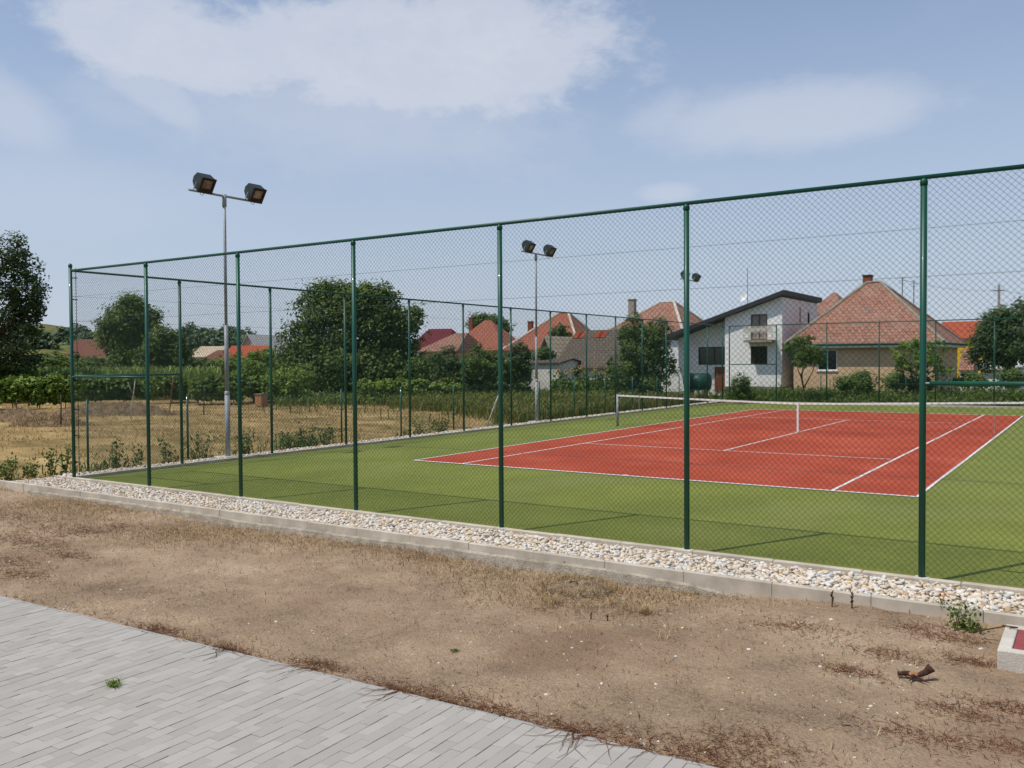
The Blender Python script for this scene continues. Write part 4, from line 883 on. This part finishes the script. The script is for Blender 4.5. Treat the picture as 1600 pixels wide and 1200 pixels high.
for i, (lab, px, D, ell, n, mt) in enumerate((
    ('dark shrub leftmost in the dense row behind the field', 660, 58, [(660, 585, 28, 30), (645, 595, 20, 26)], 4200, 'leaf_dark'),
    ('tall dark shrub left of centre in the dense row', 700, 57, [(700, 575, 28, 32), (712, 600, 26, 26)], 4800, 'leaf_deep'),
    ('dark shrub at the middle of the dense row behind the low fence', 745, 56, [(745, 572, 30, 30), (730, 598, 28, 26), (752, 600, 20, 20)], 5400, 'leaf_dark'),
    ('dark shrub just left of the near fence post in the dense row', 785, 56, [(782, 578, 26, 28), (790, 602, 28, 22)], 4800, 'leaf_dark'),
    ('upright dark shrub against the weathered outbuilding', 815, 57, [(814, 560, 16, 28), (812, 595, 20, 26)], 4200, 'leaf_deep'),
    ('leafy shrub in front of the small gabled shed', 852, 62, [(852, 552, 14, 10), (846, 560, 14, 10)], 1600, 'leaf_dark'),
    ('pale willowy shrub left of the walnut tree', 395, 55, [(395, 590, 26, 28), (378, 600, 22, 22), (415, 598, 24, 24)], 4600, 'leaf_light'),
    ('pale green shrub below the walnut crown', 450, 53, [(455, 598, 34, 24), (430, 602, 24, 20)], 4200, 'leaf_light'),
    ('dark shrub under the brown roof at far left', 115, 84, [(118, 572, 34, 18), (90, 568, 30, 22), (150, 574, 30, 16)], 4800, 'leaf_mid'),
    ('bushy shrub just left of the first floodlight mast', 325, 80, [(322, 575, 26, 16), (300, 580, 26, 14), (345, 578, 18, 14)], 4200, 'leaf_mid'),
    ('shrub right of the first floodlight mast in front of the orange roof', 372, 80, [(372, 572, 26, 14), (350, 576, 18, 12), (408, 562, 22, 18)], 4200, 'leaf_light'),
    ('trailing shrub against the lower tan wall', 1350, 51, [(1345, 596, 20, 14), (1322, 598, 14, 12)], 2200, 'leaf_weed'),
    ('shrub under the light green tree by the tan wall', 1400, 51, [(1402, 596, 20, 14), (1440, 600, 22, 12)], 2400, 'leaf_mid'),
    ('bush in front of the white shed at right', 1520, 56, [(1512, 592, 18, 12), (1530, 596, 14, 10), (1582, 592, 20, 14)], 3000, 'leaf_mid'))):
    ptree(lab, px, D, ell, n, .19 if D < 70 else .26, mt, name='shrub', cat='shrub', tr=.05, clump=.4, fill=.4, minz=.02)
# distant wooded rise
def ridge(pxs, pys, D, name, label, mat):
    top = [dep(px, py, D) for px, py in zip(pxs, pys)]; m = MB()
    for a, b in zip(top[:-1], top[1:]):
        fa, fb = a-FW*.0-np.array([0, 0, 0]), b
        na, nb = CAM+(a-CAM)*.55, CAM+(b-CAM)*.55; na[2] = nb[2] = GZ-.5; ka, kb = CAM+(a-CAM)*1.6, CAM+(b-CAM)*1.6; ka[2] = kb[2] = GZ-.5
        m.quad(na, nb, fb, fa); m.quad(fa, fb, kb, ka)
    tag(m.build(name, mat), label, 'hill', kind='structure')
ridge([-500, -200, 0, 70, 110, 140, 260, 330, 420, 560, 700, 900], [530, 522, 514, 506, 512, 518, 526, 522, 530, 543, 553, 560], 330, 'hill', 'low wooded hill on the far left horizon', 'ground')
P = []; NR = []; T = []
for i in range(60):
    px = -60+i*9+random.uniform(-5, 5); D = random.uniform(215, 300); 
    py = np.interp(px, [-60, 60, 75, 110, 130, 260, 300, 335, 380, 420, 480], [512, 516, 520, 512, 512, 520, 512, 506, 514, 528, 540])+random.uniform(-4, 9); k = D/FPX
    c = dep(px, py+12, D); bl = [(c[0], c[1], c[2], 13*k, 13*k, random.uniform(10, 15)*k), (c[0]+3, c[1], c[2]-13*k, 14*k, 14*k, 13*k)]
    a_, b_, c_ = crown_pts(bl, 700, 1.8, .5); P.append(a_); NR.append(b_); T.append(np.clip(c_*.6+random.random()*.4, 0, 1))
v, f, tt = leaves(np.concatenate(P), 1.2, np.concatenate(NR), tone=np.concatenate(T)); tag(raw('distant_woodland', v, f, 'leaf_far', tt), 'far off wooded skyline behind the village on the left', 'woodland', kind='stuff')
# garden belt between the village houses: low greenery in the gaps
P = []; NR = []; T = []
for i in range(70):
    px = -40+i*15; D = random.uniform(86, 92) if px < 640 else random.uniform(66, 70); k = D/FPX; 
    if px > 1040: continue
    py = (578 if px < 330 else 574 if px < 640 else 578)+random.uniform(-6, 4); c = dep(px, py, D); bl = [(c[0], c[1], c[2], 16*k, 16*k, 14*k)]
    a_, b_, c_ = crown_pts(bl, 420, .7, .5); P.append(a_); NR.append(b_); T.append(c_)
v, f, tt = leaves(np.concatenate(P), .34, np.concatenate(NR), tone=np.concatenate(T)); tag(raw('garden_greenery', v, f, 'leaf_mid', tt), 'mixed low garden greenery between shrubs and village houses', 'greenery', kind='stuff')

# vine rows: trellis rows of bushy vines with posts
def vine_row(label, a, b, hgt, n, mat, wdt=.55):
    a = np.array(a); b = np.array(b); t = thing('vine_row', label, 'vines', (a[0], a[1], GZ-.05), 0, 'vine rows behind the field'); L_ = np.linalg.norm(b-a); d = (b-a)/L_
    bl = [(d[0]*s, d[1]*s, hgt*.62+random.uniform(-.12, .12), .75, wdt, hgt*.42+random.uniform(-.1, .15)) for s in np.arange(.5, L_, .95)]
    P, nr, tn = crown_pts(bl, n, .32, .4); k = P[:, 2] > .3; v, f, tt = leaves(P[k], .17, nr[k], tone=tn[k], asp=.9); raw('foliage', v, f, mat, tt, t)
    for s in np.arange(.3, L_, 3.2): m = MB(); m.tube([(d[0]*s, d[1]*s, -.1), (d[0]*s, d[1]*s, hgt*.9)], .04, 7); m.build('post', 'wood_grey', t)
    for s in np.arange(1., L_, 1.3): m = MB(); limb(m, (d[0]*s, d[1]*s, -.05), (d[0]*s+.1, d[1]*s, hgt*.6), .03, .015, 4); m.build('stem', 'bark', t)
g2 = lambda px, D: dep(px, 560, D)[:2]
vine_row('nearest leafy vine row at the left edge beyond the field', g2(-60, 47), g2(118, 50), 1.75, 9000, 'leaf_light')
vine_row('vine row seen between the two leftmost fence posts', g2(128, 52), g2(300, 55), 1.7, 8000, 'leaf_mid')
vine_row('vine row behind the first floodlight mast', g2(300, 52), g2(440, 54), 1.7, 7000, 'leaf_mid')
vine_row('vine row below the walnut tree', g2(560, 52), g2(720, 53), 1.5, 7000, 'leaf_light')
vine_row('second vine row behind the nearest one at the left edge', g2(-60, 55), g2(130, 58), 1.8, 7000, 'leaf_mid')

# blade-like plants: corn, weeds, straw
def blades(P, hgt, wid, bend=.5, lean=.35, seg=2, tone=None):
    """tapering bent blades rising from points P"""
    n = len(P); az = RNG.uniform(0, 6.283, n); dr_ = np.stack([np.cos(az), np.sin(az), np.zeros(n)], -1); sd_ = np.stack([-np.sin(az), np.cos(az), np.zeros(n)], -1)
    h_ = (hgt*RNG.uniform(.55, 1.2, n))[:, None]; w_ = (wid*RNG.uniform(.7, 1.3, n))[:, None]; l0 = (lean*RNG.random(n))[:, None]; bd = (bend*RNG.uniform(.3, 1.2, n))[:, None]
    up = np.array([0, 0, 1.])
    p0 = P; p1 = P+h_*(.55*up+dr_*l0*.5); p2 = P+h_*((.95-bd*.4)*up+dr_*(l0+bd*.6))
    v = np.stack([p0-sd_*w_*.5, p0+sd_*w_*.5, p1+sd_*w_*.42, p1-sd_*w_*.42, p2], 1).reshape(-1, 3)
    f = (np.array([[0, 1, 2], [0, 2, 3], [3, 2, 4]])[None]+(np.arange(n)*5)[:, None, None]).reshape(-1, 3)
    return v, f, np.repeat(RNG.random(n) if tone is None else tone, 3)
def region(pxa, pxb, Da, Db, n, z=GZ):
    px = RNG.uniform(pxa, pxb, n); D = RNG.uniform(Da, Db, n); d = FW[None, :]+RT[None, :]*((px-800)/FPX)[:, None]; p = CAM+d*D[:, None]; p[:, 2] = z; return p
# corn
p = region(-120, 345, 59, 68, 1700); q = np.repeat(p, 9, 0); q[:, 2] += np.tile(np.linspace(.15, 1.75, 9), len(p))
v, f, t_ = blades(q, .75, .085, 1., .8); tag(raw('corn', v, f, 'leaf_corn', t_), 'patch of pale green corn behind the vine rows at left', 'corn', kind='stuff')
# weeds: tall meadow between side fence and shrubs, strip behind the far fence
def fieldpts(x0, x1, y0, y1, n, dens=None):
    X = RNG.uniform(x0, x1, n); Y = RNG.uniform(y0, y1, n)
    if dens is not None: k = RNG.random(n) < dens(X, Y); X, Y = X[k], Y[k]
    return np.stack([X, Y, zf(X, Y)], -1)
p = fieldpts(-24, FX-.7, 13, 36, 26000, lambda X, Y: sstep(Y+.55*(X+6)+3*fbm(X, Y, .3, 2), 12.5, 16)*.95+.02)
v1, f1, t1 = blades(p, .75, .05, .8, .5)
k = RNG.random(len(p)) < .45; P2 = p[k]+np.stack([RNG.normal(0, .05, k.sum()), RNG.normal(0, .05, k.sum()), RNG.uniform(.1, .75, k.sum())], -1); v2, f2, t2 = leaves(P2, .13)
tag(raw('weeds', np.concatenate([v1, v2]), np.concatenate([f1, f2+len(v1)]), 'leaf_meadow', np.concatenate([t1, t2])), 'tall yellowish meadow weeds between the side fence and the shrubs', 'weeds', kind='stuff')
p = region(430, 1010, 50, 58, 7000); v1, f1, t1 = blades(p, .7, .06, .8, .5); P2 = region(430, 1010, 50, 58, 5000); P2[:, 2] += RNG.uniform(.05, .6, 5000); v2, f2, t2 = leaves(P2, .18)
tag(raw('weeds', np.concatenate([v1, v2]), np.concatenate([f1, f2+len(v1)]), 'leaf_weed', np.concatenate([t1, t2])), 'green undergrowth at the foot of the shrub row', 'weeds', kind='stuff')
X = RNG.uniform(FX-1, 18, 15000); Y = RNG.uniform(FFY+.25, FFY+7.5, 15000); p = np.stack([X, Y, np.full(15000, GZ-.05)], -1)
hs = (.9+1.1*fbm(X, Y, .7, 3))*(.5+.5*sstep(Y, FFY+.3, FFY+2.5)); v1, f1, t1 = blades(p, np.clip(hs, .2, 1.5), .05, .8, .5)
k = RNG.random(15000) < .7; P2 = p[k]+np.stack([RNG.normal(0, .06, k.sum()), RNG.normal(0, .06, k.sum()), np.clip(hs[k], .2, 1.2)*RNG.uniform(.05, .9, k.sum())], -1); v2, f2, t2 = leaves(P2, .15)
tag(raw('weeds', np.concatenate([v1, v2]), np.concatenate([f1, f2+len(v1)]), 'leaf_weed', np.concatenate([t1, t2])), 'strip of green weeds between the far fence and the houses', 'weeds', kind='stuff')
p = fieldpts(-8.6, FX-.75, -5, 16, 5200, lambda X, Y: np.clip(.15+3.2*fbm(X, Y, .8, 3), 0, 1)*sstep(X, -8.6, -6.4)); v1, f1, t1 = blades(p, .32, .03, .9, .8)
k = RNG.random(len(p)) < .7; P2 = p[k]+np.stack([RNG.normal(0, .08, k.sum()), RNG.normal(0, .08, k.sum()), RNG.uniform(.03, .4, k.sum())], -1); v2, f2, t2 = leaves(P2, .085)
tag(raw('weeds', np.concatenate([v1, v2]), np.concatenate([f1, f2+len(v1)]), 'leaf_dark', np.concatenate([t1, t2])), 'low scruffy weeds along the field side of the left fence', 'weeds', kind='stuff')
# straw lying in swaths and stubble on the field
X = RNG.uniform(-50, FX-.8, 60000); Y = RNG.uniform(-10, 26, 60000); k = (RNG.random(60000) < np.clip(.25+2.2*(fbm(X, Y, .5, 3)+.1), .05, 1)) & (Y+.55*(X+6) < 15) & ~((X > -7.2) & (Y < -6))
X, Y = X[k], Y[k]; p = np.stack([X, Y, zf(X, Y)], -1); v1, f1, t1 = blades(p, .17, .02, 1.6, 1.5)
tag(raw('straw', v1, f1, 'straw', t1), 'loose dry straw lying in swaths over the mown field', 'straw', kind='stuff')
# brown heaps of cut grass at the back of the field
for i, (px, D, w, hh, lab) in enumerate(((30, 38, 2.6, .5, 'long low heap of brown cut grass at the left edge of the field'), (175, 42, 3.4, .6, 'larger heap of brown cut grass behind the corner fence post'), (75, 36, 1.6, .35, 'small heap of brown cut grass in front of the long low heap'))):
    c = dep(px, 560, D); base = (c[0], c[1], GZ-.02); t = thing('grass_heap', lab, 'heap', base)
    u_, v_ = np.meshgrid(np.linspace(-1, 1, 40), np.linspace(-1, 1, 18)); r_ = np.hypot(u_, v_); zz = hh*np.clip(1-r_**2, 0, 1)*(1+1.3*fbm(u_*3+i*7, v_*3, 1.5, 4))-.1*(r_ > 1)
    V = np.stack([u_*w*RT[0]-v_*.9*RT[1], u_*w*RT[1]+v_*.9*RT[0], zz], -1).reshape(-1, 3); a = (np.arange(17)[:, None]*40+np.arange(39)[None]).ravel(); raw('mound', V, np.stack([a, a+1, a+41, a+40], -1), 'hay', parent=t, smooth=True)
    kk = RNG.integers(0, len(V), 1400); vv, ff, tt = blades(V[kk]+RNG.normal(0, .04, (1400, 3)), .2, .02, 1.4, 1.2); tag(raw('loose_grass', vv, ff, 'dry_grass', tt, t), kind='stuff')
# thin stakes and stems at the back of the field
for px, D, hh, mt, lab in ((93, 35, 1.3, 'wood_dark', 'thin dark stake at the back of the field left of the corner post'), (24, 38, 1.0, 'wood_dark', 'short dark stake at the left edge of the field'), (202, 40, 1.75, 'bark_pale', 'bare pale forked stem at the back of the field'), (262, 42, 1.8, 'wood_red', 'slanted reddish stake by the vine row'), (317, 42, 1.4, 'wood_dark', 'thin dark stake left of the first floodlight mast')):
    c = dep(px, 560, D); m = MB(); l_ = .25 if 'slanted' in lab or 'forked' in lab else .03
    limb(m, (0, 0, -.1), (l_*RT[0], l_*RT[1], hh), .03, .02, 4, .03)
    if 'forked' in lab: limb(m, (l_*.7*RT[0], 0, hh*.7), (-.15, 0, hh*.95), .015, .008, 3)
    o = m.build('stake', mt, smooth=True); o.location = (c[0], c[1], GZ); tag(o, lab, 'stake')

# weeds along the left kerb and side fence: single leafy plants
def plant(label, base, h, w, n, mat, size=.07, name='weed_plant', group=None):
    t = thing(name, label, 'plant', base, 0, group); m = MB(); Ps = []; Ns = []
    for k in range(max(4, int(w*14))):
        a = RNG.uniform(0, 6.28); tip = np.array([math.cos(a)*w*.5*RNG.uniform(.2, 1), math.sin(a)*w*.5*RNG.uniform(.2, 1), h*RNG.uniform(.6, 1.05)])
        root = np.array([tip[0]*.35, tip[1]*.35, -.03]); m.tube([root, root*.4+tip*.6+RNG.normal(0, .02, 3), tip], [.006, .004, .002], 4)
        s = RNG.random(max(3, n//max(4, int(w*14)))); q = root+(tip-root)*s[:, None]+RNG.normal(0, .035+.03*w, (len(s), 3)); q[:, 2] = np.maximum(q[:, 2], .02); Ps.append(q)
    m.build('stem', mat if False else 'bark', t); P = np.concatenate(Ps); v, f, tt = leaves(P, size); raw('foliage', v, f, mat, tt, t); return t
for i, (px, py, h_, w_, lab) in enumerate(((12, 742, .55, .9, 'leafy weed leftmost beside the outer kerb'), (45, 741, .4, .5, 'short weed next to the leftmost kerb weed'), (82, 738, .6, .35, 'tall weed just left of the corner fence post'), (100, 735, .75, .3, 'slim weed touching the corner fence post'),
        (178, 736, .75, .5, 'tall weed between the two leftmost posts'), (210, 730, .55, .6, 'bushy weed left of the second near post'), (262, 726, .6, .45, 'weed left of the first side fence post'), (318, 716, .7, 1.1, 'wide leafy weed left of the first floodlight mast'), (385, 709, .75, .8, 'leafy weed right of the first floodlight mast'),
        (450, 702, .5, .7, 'low weed right of the second side post'), (478, 698, .75, 1.1, 'bushy weed left of the third side post'), (512, 695, .65, .9, 'weed close to the third side post'), (665, 681, .55, 1.2, 'low spreading bush at the fence, left of the prop'), (690, 678, .65, 1.0, 'rounded bush at the fence beside the prop'), (960, 640, .6, 1.2, 'low weed behind the net post'), (905, 652, .45, .9, 'low weed right of the middle mast'))):
    b = onx(px, py, FX-1.15 if px > 120 else FX-1.5); plant(lab, (b[0], b[1], float(zf(b[0], b[1]))), h_, w_, 260 if w_ > .6 else 150, 'leaf_dark' if i % 3 else 'leaf_weed', .085, group='weeds along the fence foot')
# sunflowers by the barn
for i in range(9):
    px = 872+i*11+random.uniform(-3, 3); D = 57; c = dep(px, 560, D); hh = random.uniform(1.5, 2.1)
    t = thing('sunflower', '%s sunflower from the left in the patch before the old barn' % ('first', 'second', 'third', 'fourth', 'fifth', 'sixth', 'seventh', 'eighth', 'last')[i], 'sunflower', (c[0], c[1], GZ), 0, 'sunflowers before the old barn'); m = MB(); m.tube([(0, 0, -.05), (.03, 0, hh*.6), (.06, -.05, hh)], [.025, .02, .012], 6); m.build('stem', 'tank', t)
    P = np.stack([RNG.normal(0, .2, 46), RNG.normal(0, .2, 46), RNG.uniform(.3, hh*.95, 46)], -1); v, f, tt = leaves(P, .26, asp=.8); raw('foliage', v, f, 'leaf_mid', tt, t)
    m = MB(); c0 = np.array([.06, -.1, hh]); 
    for j in range(14):
        a = 2*math.pi*j/14; d = np.array([math.cos(a), -.25, math.sin(a)]); e_ = np.array([-math.sin(a), 0, math.cos(a)]); m.poly([c0+d*.05-e_*.02, c0+d*.17, c0+d*.05+e_*.02])
    hd = m.build('flower_head', 'petal', t); m = MB(); m.tube([tuple(c0+np.array([0, .02, 0])), tuple(c0-np.array([0, .02, 0]))], .07, 10); m.build('seed_disc', 'wood_dark', hd)
p = region(862, 985, 55, 59, 2600); p[:, 2] += RNG.uniform(.05, 1.25, 2600); v, f, tt = leaves(p, .24, asp=.8); tag(raw('sunflower_leaves', v, f, 'leaf_mid', tt), 'mass of broad leaves among the sunflowers', 'greenery', kind='stuff')

# ------------------------------------------------------------------ foreground details
def soilpts(n, x0=-6.8, x1=15.5, y0=-10.9, y1=KOY-.02, dens=None):
    X = RNG.uniform(x0, x1, n); Y = RNG.uniform(y0, y1, n); k = Y > pvy(X)+.01; X, Y = X[k], Y[k]; n = len(X)
    if dens is not None: k = RNG.random(n) < np.clip(dens(X, Y), 0, 1); X, Y = X[k], Y[k]
    return np.stack([X, Y, zd(X, Y)-.004], -1)
def near(px, py, r): q = gd(px, py); return lambda X, Y: np.exp(-((X-q[0])**2+(Y-q[1])**2)/(2*r*r))
hot = [near(*a) for a in ((150, 800, .7), (260, 835, .5), (60, 790, .6), (330, 835, .6), (420, 840, .5), (640, 862, .45), (760, 895, .5), (800, 930, .35), (975, 905, .4), (1010, 935, .4), (860, 945, .25), (960, 950, .3), (700, 870, .4), (500, 850, .4))]
# dry grass: close to the kerb and in clumps
p = soilpts(90000, dens=lambda X, Y: .75*sstep(Y, -7.0, -6.35)*np.clip(.25+2.6*fbm(X, Y, .9, 3), .03, 1)*(1-.75*sstep(X, 9.2, 10.2))+.0+sum(h_(X, Y) for h_ in hot)*.65+.02)
v1, f1, t1 = blades(p, .085, .006, 1.5, 1.9)
tag(raw('dry_grass', v1, f1, 'dry_grass', t1), 'dry straw coloured grass tufts in the soil along the kerb', 'grass', kind='stuff')
p = soilpts(26000, dens=lambda X, Y: .9*(near(780, 905, .35)(X, Y)+near(1000, 935, .22)(X, Y)+.8*near(1090, 930, .3)(X, Y)+.5*near(1290, 1010, .35)(X, Y)+.4*near(1330, 1045, .3)(X, Y)+.4*near(960, 960, .3)(X, Y)+.3*near(300, 830, .4)(X, Y))+.012)
v1, f1, t1 = blades(p, .035, .007, 1.2, 1.4); tag(raw('green_grass', v1, f1, 'leaf_weed', t1), 'thin green grass coming up through the soil', 'grass', kind='stuff')
# dead reddish weed stalks
def twigs(P, length, r, up=.25):
    m = MB()
    for p0 in P:
        a = random.uniform(0, 6.28); d = np.array([math.cos(a), math.sin(a), random.uniform(-.05, up)]); l = length*random.uniform(.4, 1.3); pts = [np.array(p0)]; tn = random.random()
        for k in range(3): d = d+RNG.normal(0, .75, 3)*np.array([1, 1, .6]); d /= np.linalg.norm(d); q = pts[-1]+d*l/3; q[2] = max(q[2], p0[2]+.003); pts.append(q)
        m.tube(pts, [r, r*.8, r*.6, r*.35], 3, cap=False, tone=tn)
    return m
edge = [gd(px, py) for px, py in ((250, 985), (350, 1015), (500, 1040), (640, 1085), (700, 1095), (760, 1110), (900, 1150), (1060, 1170), (1120, 1185), (1180, 1165), (1380, 1020), (1330, 1050), (1500, 1115), (1580, 1110), (1240, 980), (1450, 985), (1490, 1000), (1520, 1035), (1590, 1170), (1430, 1150), (60, 850), (20, 880), (140, 830), (90, 830), (30, 810), (40, 900), (110, 870), (200, 825), (10, 840))]
sg_ = [.2, .22, .2, .3, .3, .25, .2, .3, .3, .25, .25, .15, .2, .2, .25, .25, .2, .15, .25, .25, .5, .4, .4, .5, .5, .35, .3, .4, .5]
P = []
for q, s_ in zip(edge, sg_):
    for _ in range(int(150+330*s_)):
        x = q[0]+random.gauss(0, s_*.9); y = min(max(q[1]+random.gauss(0, s_*.38), pvy(x)+.01), KOY-.05); P.append((x, y, float(zd(x, y))))
x_ = RNG.uniform(3, 15, 420); 
for x in x_: y = pvy(x)+abs(random.gauss(0, .10))+.01; P.append((x, y, float(zd(x, y))))
q = soilpts(650); P += [tuple(a) for a in q]
m = twigs(P, .085, .0023, .8); tag(m.build('dead_weeds', 'twig'), 'reddish brown dead weed stalks tangled over the soil', 'dead weeds', kind='stuff')
# fine dark litter: bits of stalk and root crumbs all over the soil
q = soilpts(9000, dens=lambda X, Y: .2+.8*np.clip(.4+3*fbm(X, Y, 1.3, 3), 0, 1)); v, f, tt = blades(q+np.array([0, 0, .006]), .03, .005, 1.6, 2.4)
tag(raw('plant_litter', v, f, 'twig', tt*.8), 'fine brown plant litter scattered over the soil', 'litter', kind='stuff')
# long runners crawling over the pavement edge
for i, (px, py, n_, lab) in enumerate(((470, 1055, 7, 'red dead runner over the pavement edge, leftmost'), (600, 1090, 10, 'branching dead runner over the pavement edge'), (880, 1165, 16, 'large tangle of dead runners on the pavement near the bottom'), (340, 1020, 5, 'small dead runner on the pavement edge at left'), (975, 1190, 5, 'dead runner at the bottom edge of the pavement'))):
    c = onz(px, py, PVZ+.01); m = MB(); rt_ = np.array([c[0], pvy(c[0])+.04, PVZ+.0])
    for k in range(n_):
        d = np.array([random.gauss(-.35, .6), -abs(random.gauss(.7, .4)), 0]); d /= np.linalg.norm(d); l = random.uniform(.15, .42)*(1.2 if n_ > 9 else 1); pts = [rt_+np.array([random.gauss(0, .08), 0, 0])]
        for j in range(5): d = d+np.array([*RNG.normal(0, .35, 2), 0]); d /= np.linalg.norm(d); q = pts[-1]+d*l/5; q[2] = PVZ+.006+.006*random.random(); pts.append(q)
        m.tube(pts, list(np.linspace(.0035, .0012, 6)), 4, tone=random.random()*.7)
    o = m.build('dead_runner', 'twig', loc=rt_); tag(o, lab, 'dead weed')
# small pale stones and chips on the soil
q = soilpts(1500, dens=lambda X, Y: .25+.75*(fbm(X, Y, .8, 2) > .02)); v, f, tt = pebbles(q[:, 0], q[:, 1], q[:, 2]+.005, RNG.uniform(.004, .011, len(q))*np.where(RNG.random(len(q)) < .12, 2, 1), I1)
tag(raw('stone_chips', v, f, 'pebble', tt*.7+.2), 'small pale stone chips strewn over the soil', 'stones', kind='stuff')
q = soilpts(16000); v, f, tt = pebbles(q[:, 0], q[:, 1], q[:, 2]+.002, RNG.uniform(.004, .012, len(q)), I1)
tag(raw('soil_crumbs', v, f, 'soil'), 'brown crumbs and clods of loose soil', 'soil', kind='stuff')
# old round well cover
q = gd(900, 921); t = thing('well_cover', 'weathered round concrete cover half sunk in dry grass by the kerb', 'cover', q-np.array([0, 0, .02]))
m = MB(); m.lathe([(.41, -.12), (.40, .03), (.37, .05), (.2, .075), (.0001, .085)], n=40); m.build('disc', 'cover_dirty', t)
m = MB(); m.tube([(-.1, 0, .06), (-.07, 0, .10), (.0, 0, .11), (.05, 0, .06)], .008, 6); m.build('handle', 'wood_dark', t)
k = RNG.random((700, 2)); a = k[:, 0]*6.28; r_ = np.where(k[:, 1] < .4, .42*np.sqrt(k[:, 1]/.4), .36+.26*(k[:, 1]-.4)); P = np.stack([np.cos(a)*r_, np.sin(a)*r_, np.where(r_ < .42, .06, 0)], -1)
v, f, tt = blades(P+np.array([q[0], q[1], q[2]-.02]), .10, .006, 1.4, 1.7); tag(raw('dry_grass', v, f, 'dry_grass', tt), 'ring of dry grass around the round concrete cover', 'grass', kind='stuff')
# concrete hatch with red lid at the right edge
a = onz(1572, 974, -.1); b = onz(1560, 1015, -.1); zb = float(zd(a[0]+.4, a[1]-.5)); zt_ = -.1
hx, hy = a[0], (a[1]+b[1])/2; t = thing('concrete_hatch', 'white concrete hatch with red lid at the right edge of the soil', 'hatch', (hx+.42, hy, zb-.1), 0)
H_ = zt_-(zb-.1); m = MB(); hl = .42
for x0, x1, y0, y1 in ((-hl, hl, -hl, -hl+.1), (-hl, hl, hl-.1, hl), (-hl, -hl+.1, -hl+.1, hl-.1), (hl-.1, hl, -hl+.1, hl-.1)): m.box(x0, x1, y0, y1, -.1, H_)
bm_ = m.build('frame', 'concrete_white', t); bv = bm_.modifiers.new('bevel', 'BEVEL'); bv.width = .012; bv.segments = 2
m = MB(); m.box(-hl+.104, hl-.104, -hl+.104, hl-.104, .0, H_-.012); m.build('lid', 'hatch_red', t)
m = MB(); m.tube([(-hl-.02, hl-.12, H_+.01), (-hl+.1, hl-.16, H_+.02), (-hl+.04, hl-.2, H_+.015)], .006, 5); m.tube([(-hl-.28, hl-.1, H_-.1), (-hl, hl-.1, H_+.0)], .006, 5); m.build('wire_loop', 'twig', t)
# dead root, stump stubs, dry shrubs, green weed, tuft on the paving
q = gd(1428, 1063); t = thing('dead_root', 'dark twisted piece of dead root lying on the soil', 'root', q)
m = MB(); m.tube([(-.12, 0, .03), (-.05, .01, .045), (.02, 0, .04), (.08, .03, .07), (.12, .05, .11)], [.016, .02, .018, .024, .038], 9); m.build('wood', 'black_wood', t)
m = MB(); m.tube([(-.03, -.02, .045), (.0, -.01, .06), (.03, -.02, .05)], [.014, .02, .01], 7); m.build('broken_wood', 'box_wood', t)
for d in ((-.02, -.08, .015), (.1, -.05, .02), (-.1, .06, .02)): m = MB(); m.tube([(0, 0, .035), (d[0]*.5, d[1]*.5, .03), d], [.016, .01, .004], 6); m.build('rootlet', 'black_wood', t)
for px, py, lab in ((923, 968, 'small dark upright stub left of its twin below the round cover'), (949, 970, 'small dark upright stub right of its twin below the round cover'), (883, 897, 'dark dead flower stalk standing behind the round cover'), (1331, 950, 'dark dead seed head standing against the kerb'), (1300, 948, 'thin reddish dead stalk standing against the kerb')):
    q = gd(px, py); m = MB(); hh = .07 if 'stub' in lab else .15
    m.tube([(0, 0, -.02), (.004, 0, hh*.5), (.0, .004, hh)], [.007, .006, .003], 7)
    for k in range(14 if 'stub' not in lab else 2): z_ = random.uniform(.03, hh); a = random.uniform(0, 6.28); m.tube([(0, 0, z_), (math.cos(a)*.02, math.sin(a)*.02, z_+.025)], [.007, .003], 5)
    o = m.build('dead_stalk', 'black_wood', smooth=True); o.location = q; tag(o, lab, 'stalk')
for px, py, n_, s_, lab in ((1035, 998, 22, .12, 'pale dry tuft on the soil in the middle right'), (1010, 960, 60, .16, 'pale dry tuft right of the round cover'), (862, 945, 50, .18, 'pale straw tuft at the front of the round cover'), (290, 1000, 20, .1, 'small dry tuft near the pavement at left'), (905, 1103, 14, .08, 'tiny pale dry tuft near the pavement edge')):
    q = gd(px, py); P = RNG.normal(0, .03, (n_, 3)); P[:, 2] = -.01; v, f, tt = blades(P, s_, .006, .9, 1.1); o = raw('dry_tuft', v, f, 'dry_grass', tt*.4+.6); o.location = q; tag(o, lab, 'grass')
q = gd(1503, 982); plant('fresh green weed growing at the outer kerb on the right', q, .25, .24, 150, 'leaf_weed', .045)
q = gd(1478, 962); plant('slim green weed left of the fresh one at the kerb', q, .24, .1, 50, 'leaf_weed', .035)
q = gd(1520, 986); plant('low dark green weed right of the fresh one at the kerb', q, .09, .18, 90, 'leaf_mid', .04)
q = onz(178, 1071, PVZ); P = RNG.normal(0, .022, (90, 3)); P[:, 2] = -.005; v, f, tt = blades(P, .07, .007, .9, 1.2); o = raw('grass_tuft', v, f, 'leaf_light', tt); o.location = q; tag(o, 'small bright green grass tuft growing between the pavers', 'grass')
q = gd(710, 1018); P = RNG.normal(0, .02, (50, 3)); P[:, 2] = -.003; v, f, tt = leaves(P+np.array([0, 0, .015]), .025); o = raw('seedling', v, f, 'leaf_weed', tt); o.location = q; tag(o, 'tiny green seedling alone on the bare soil', 'plant')
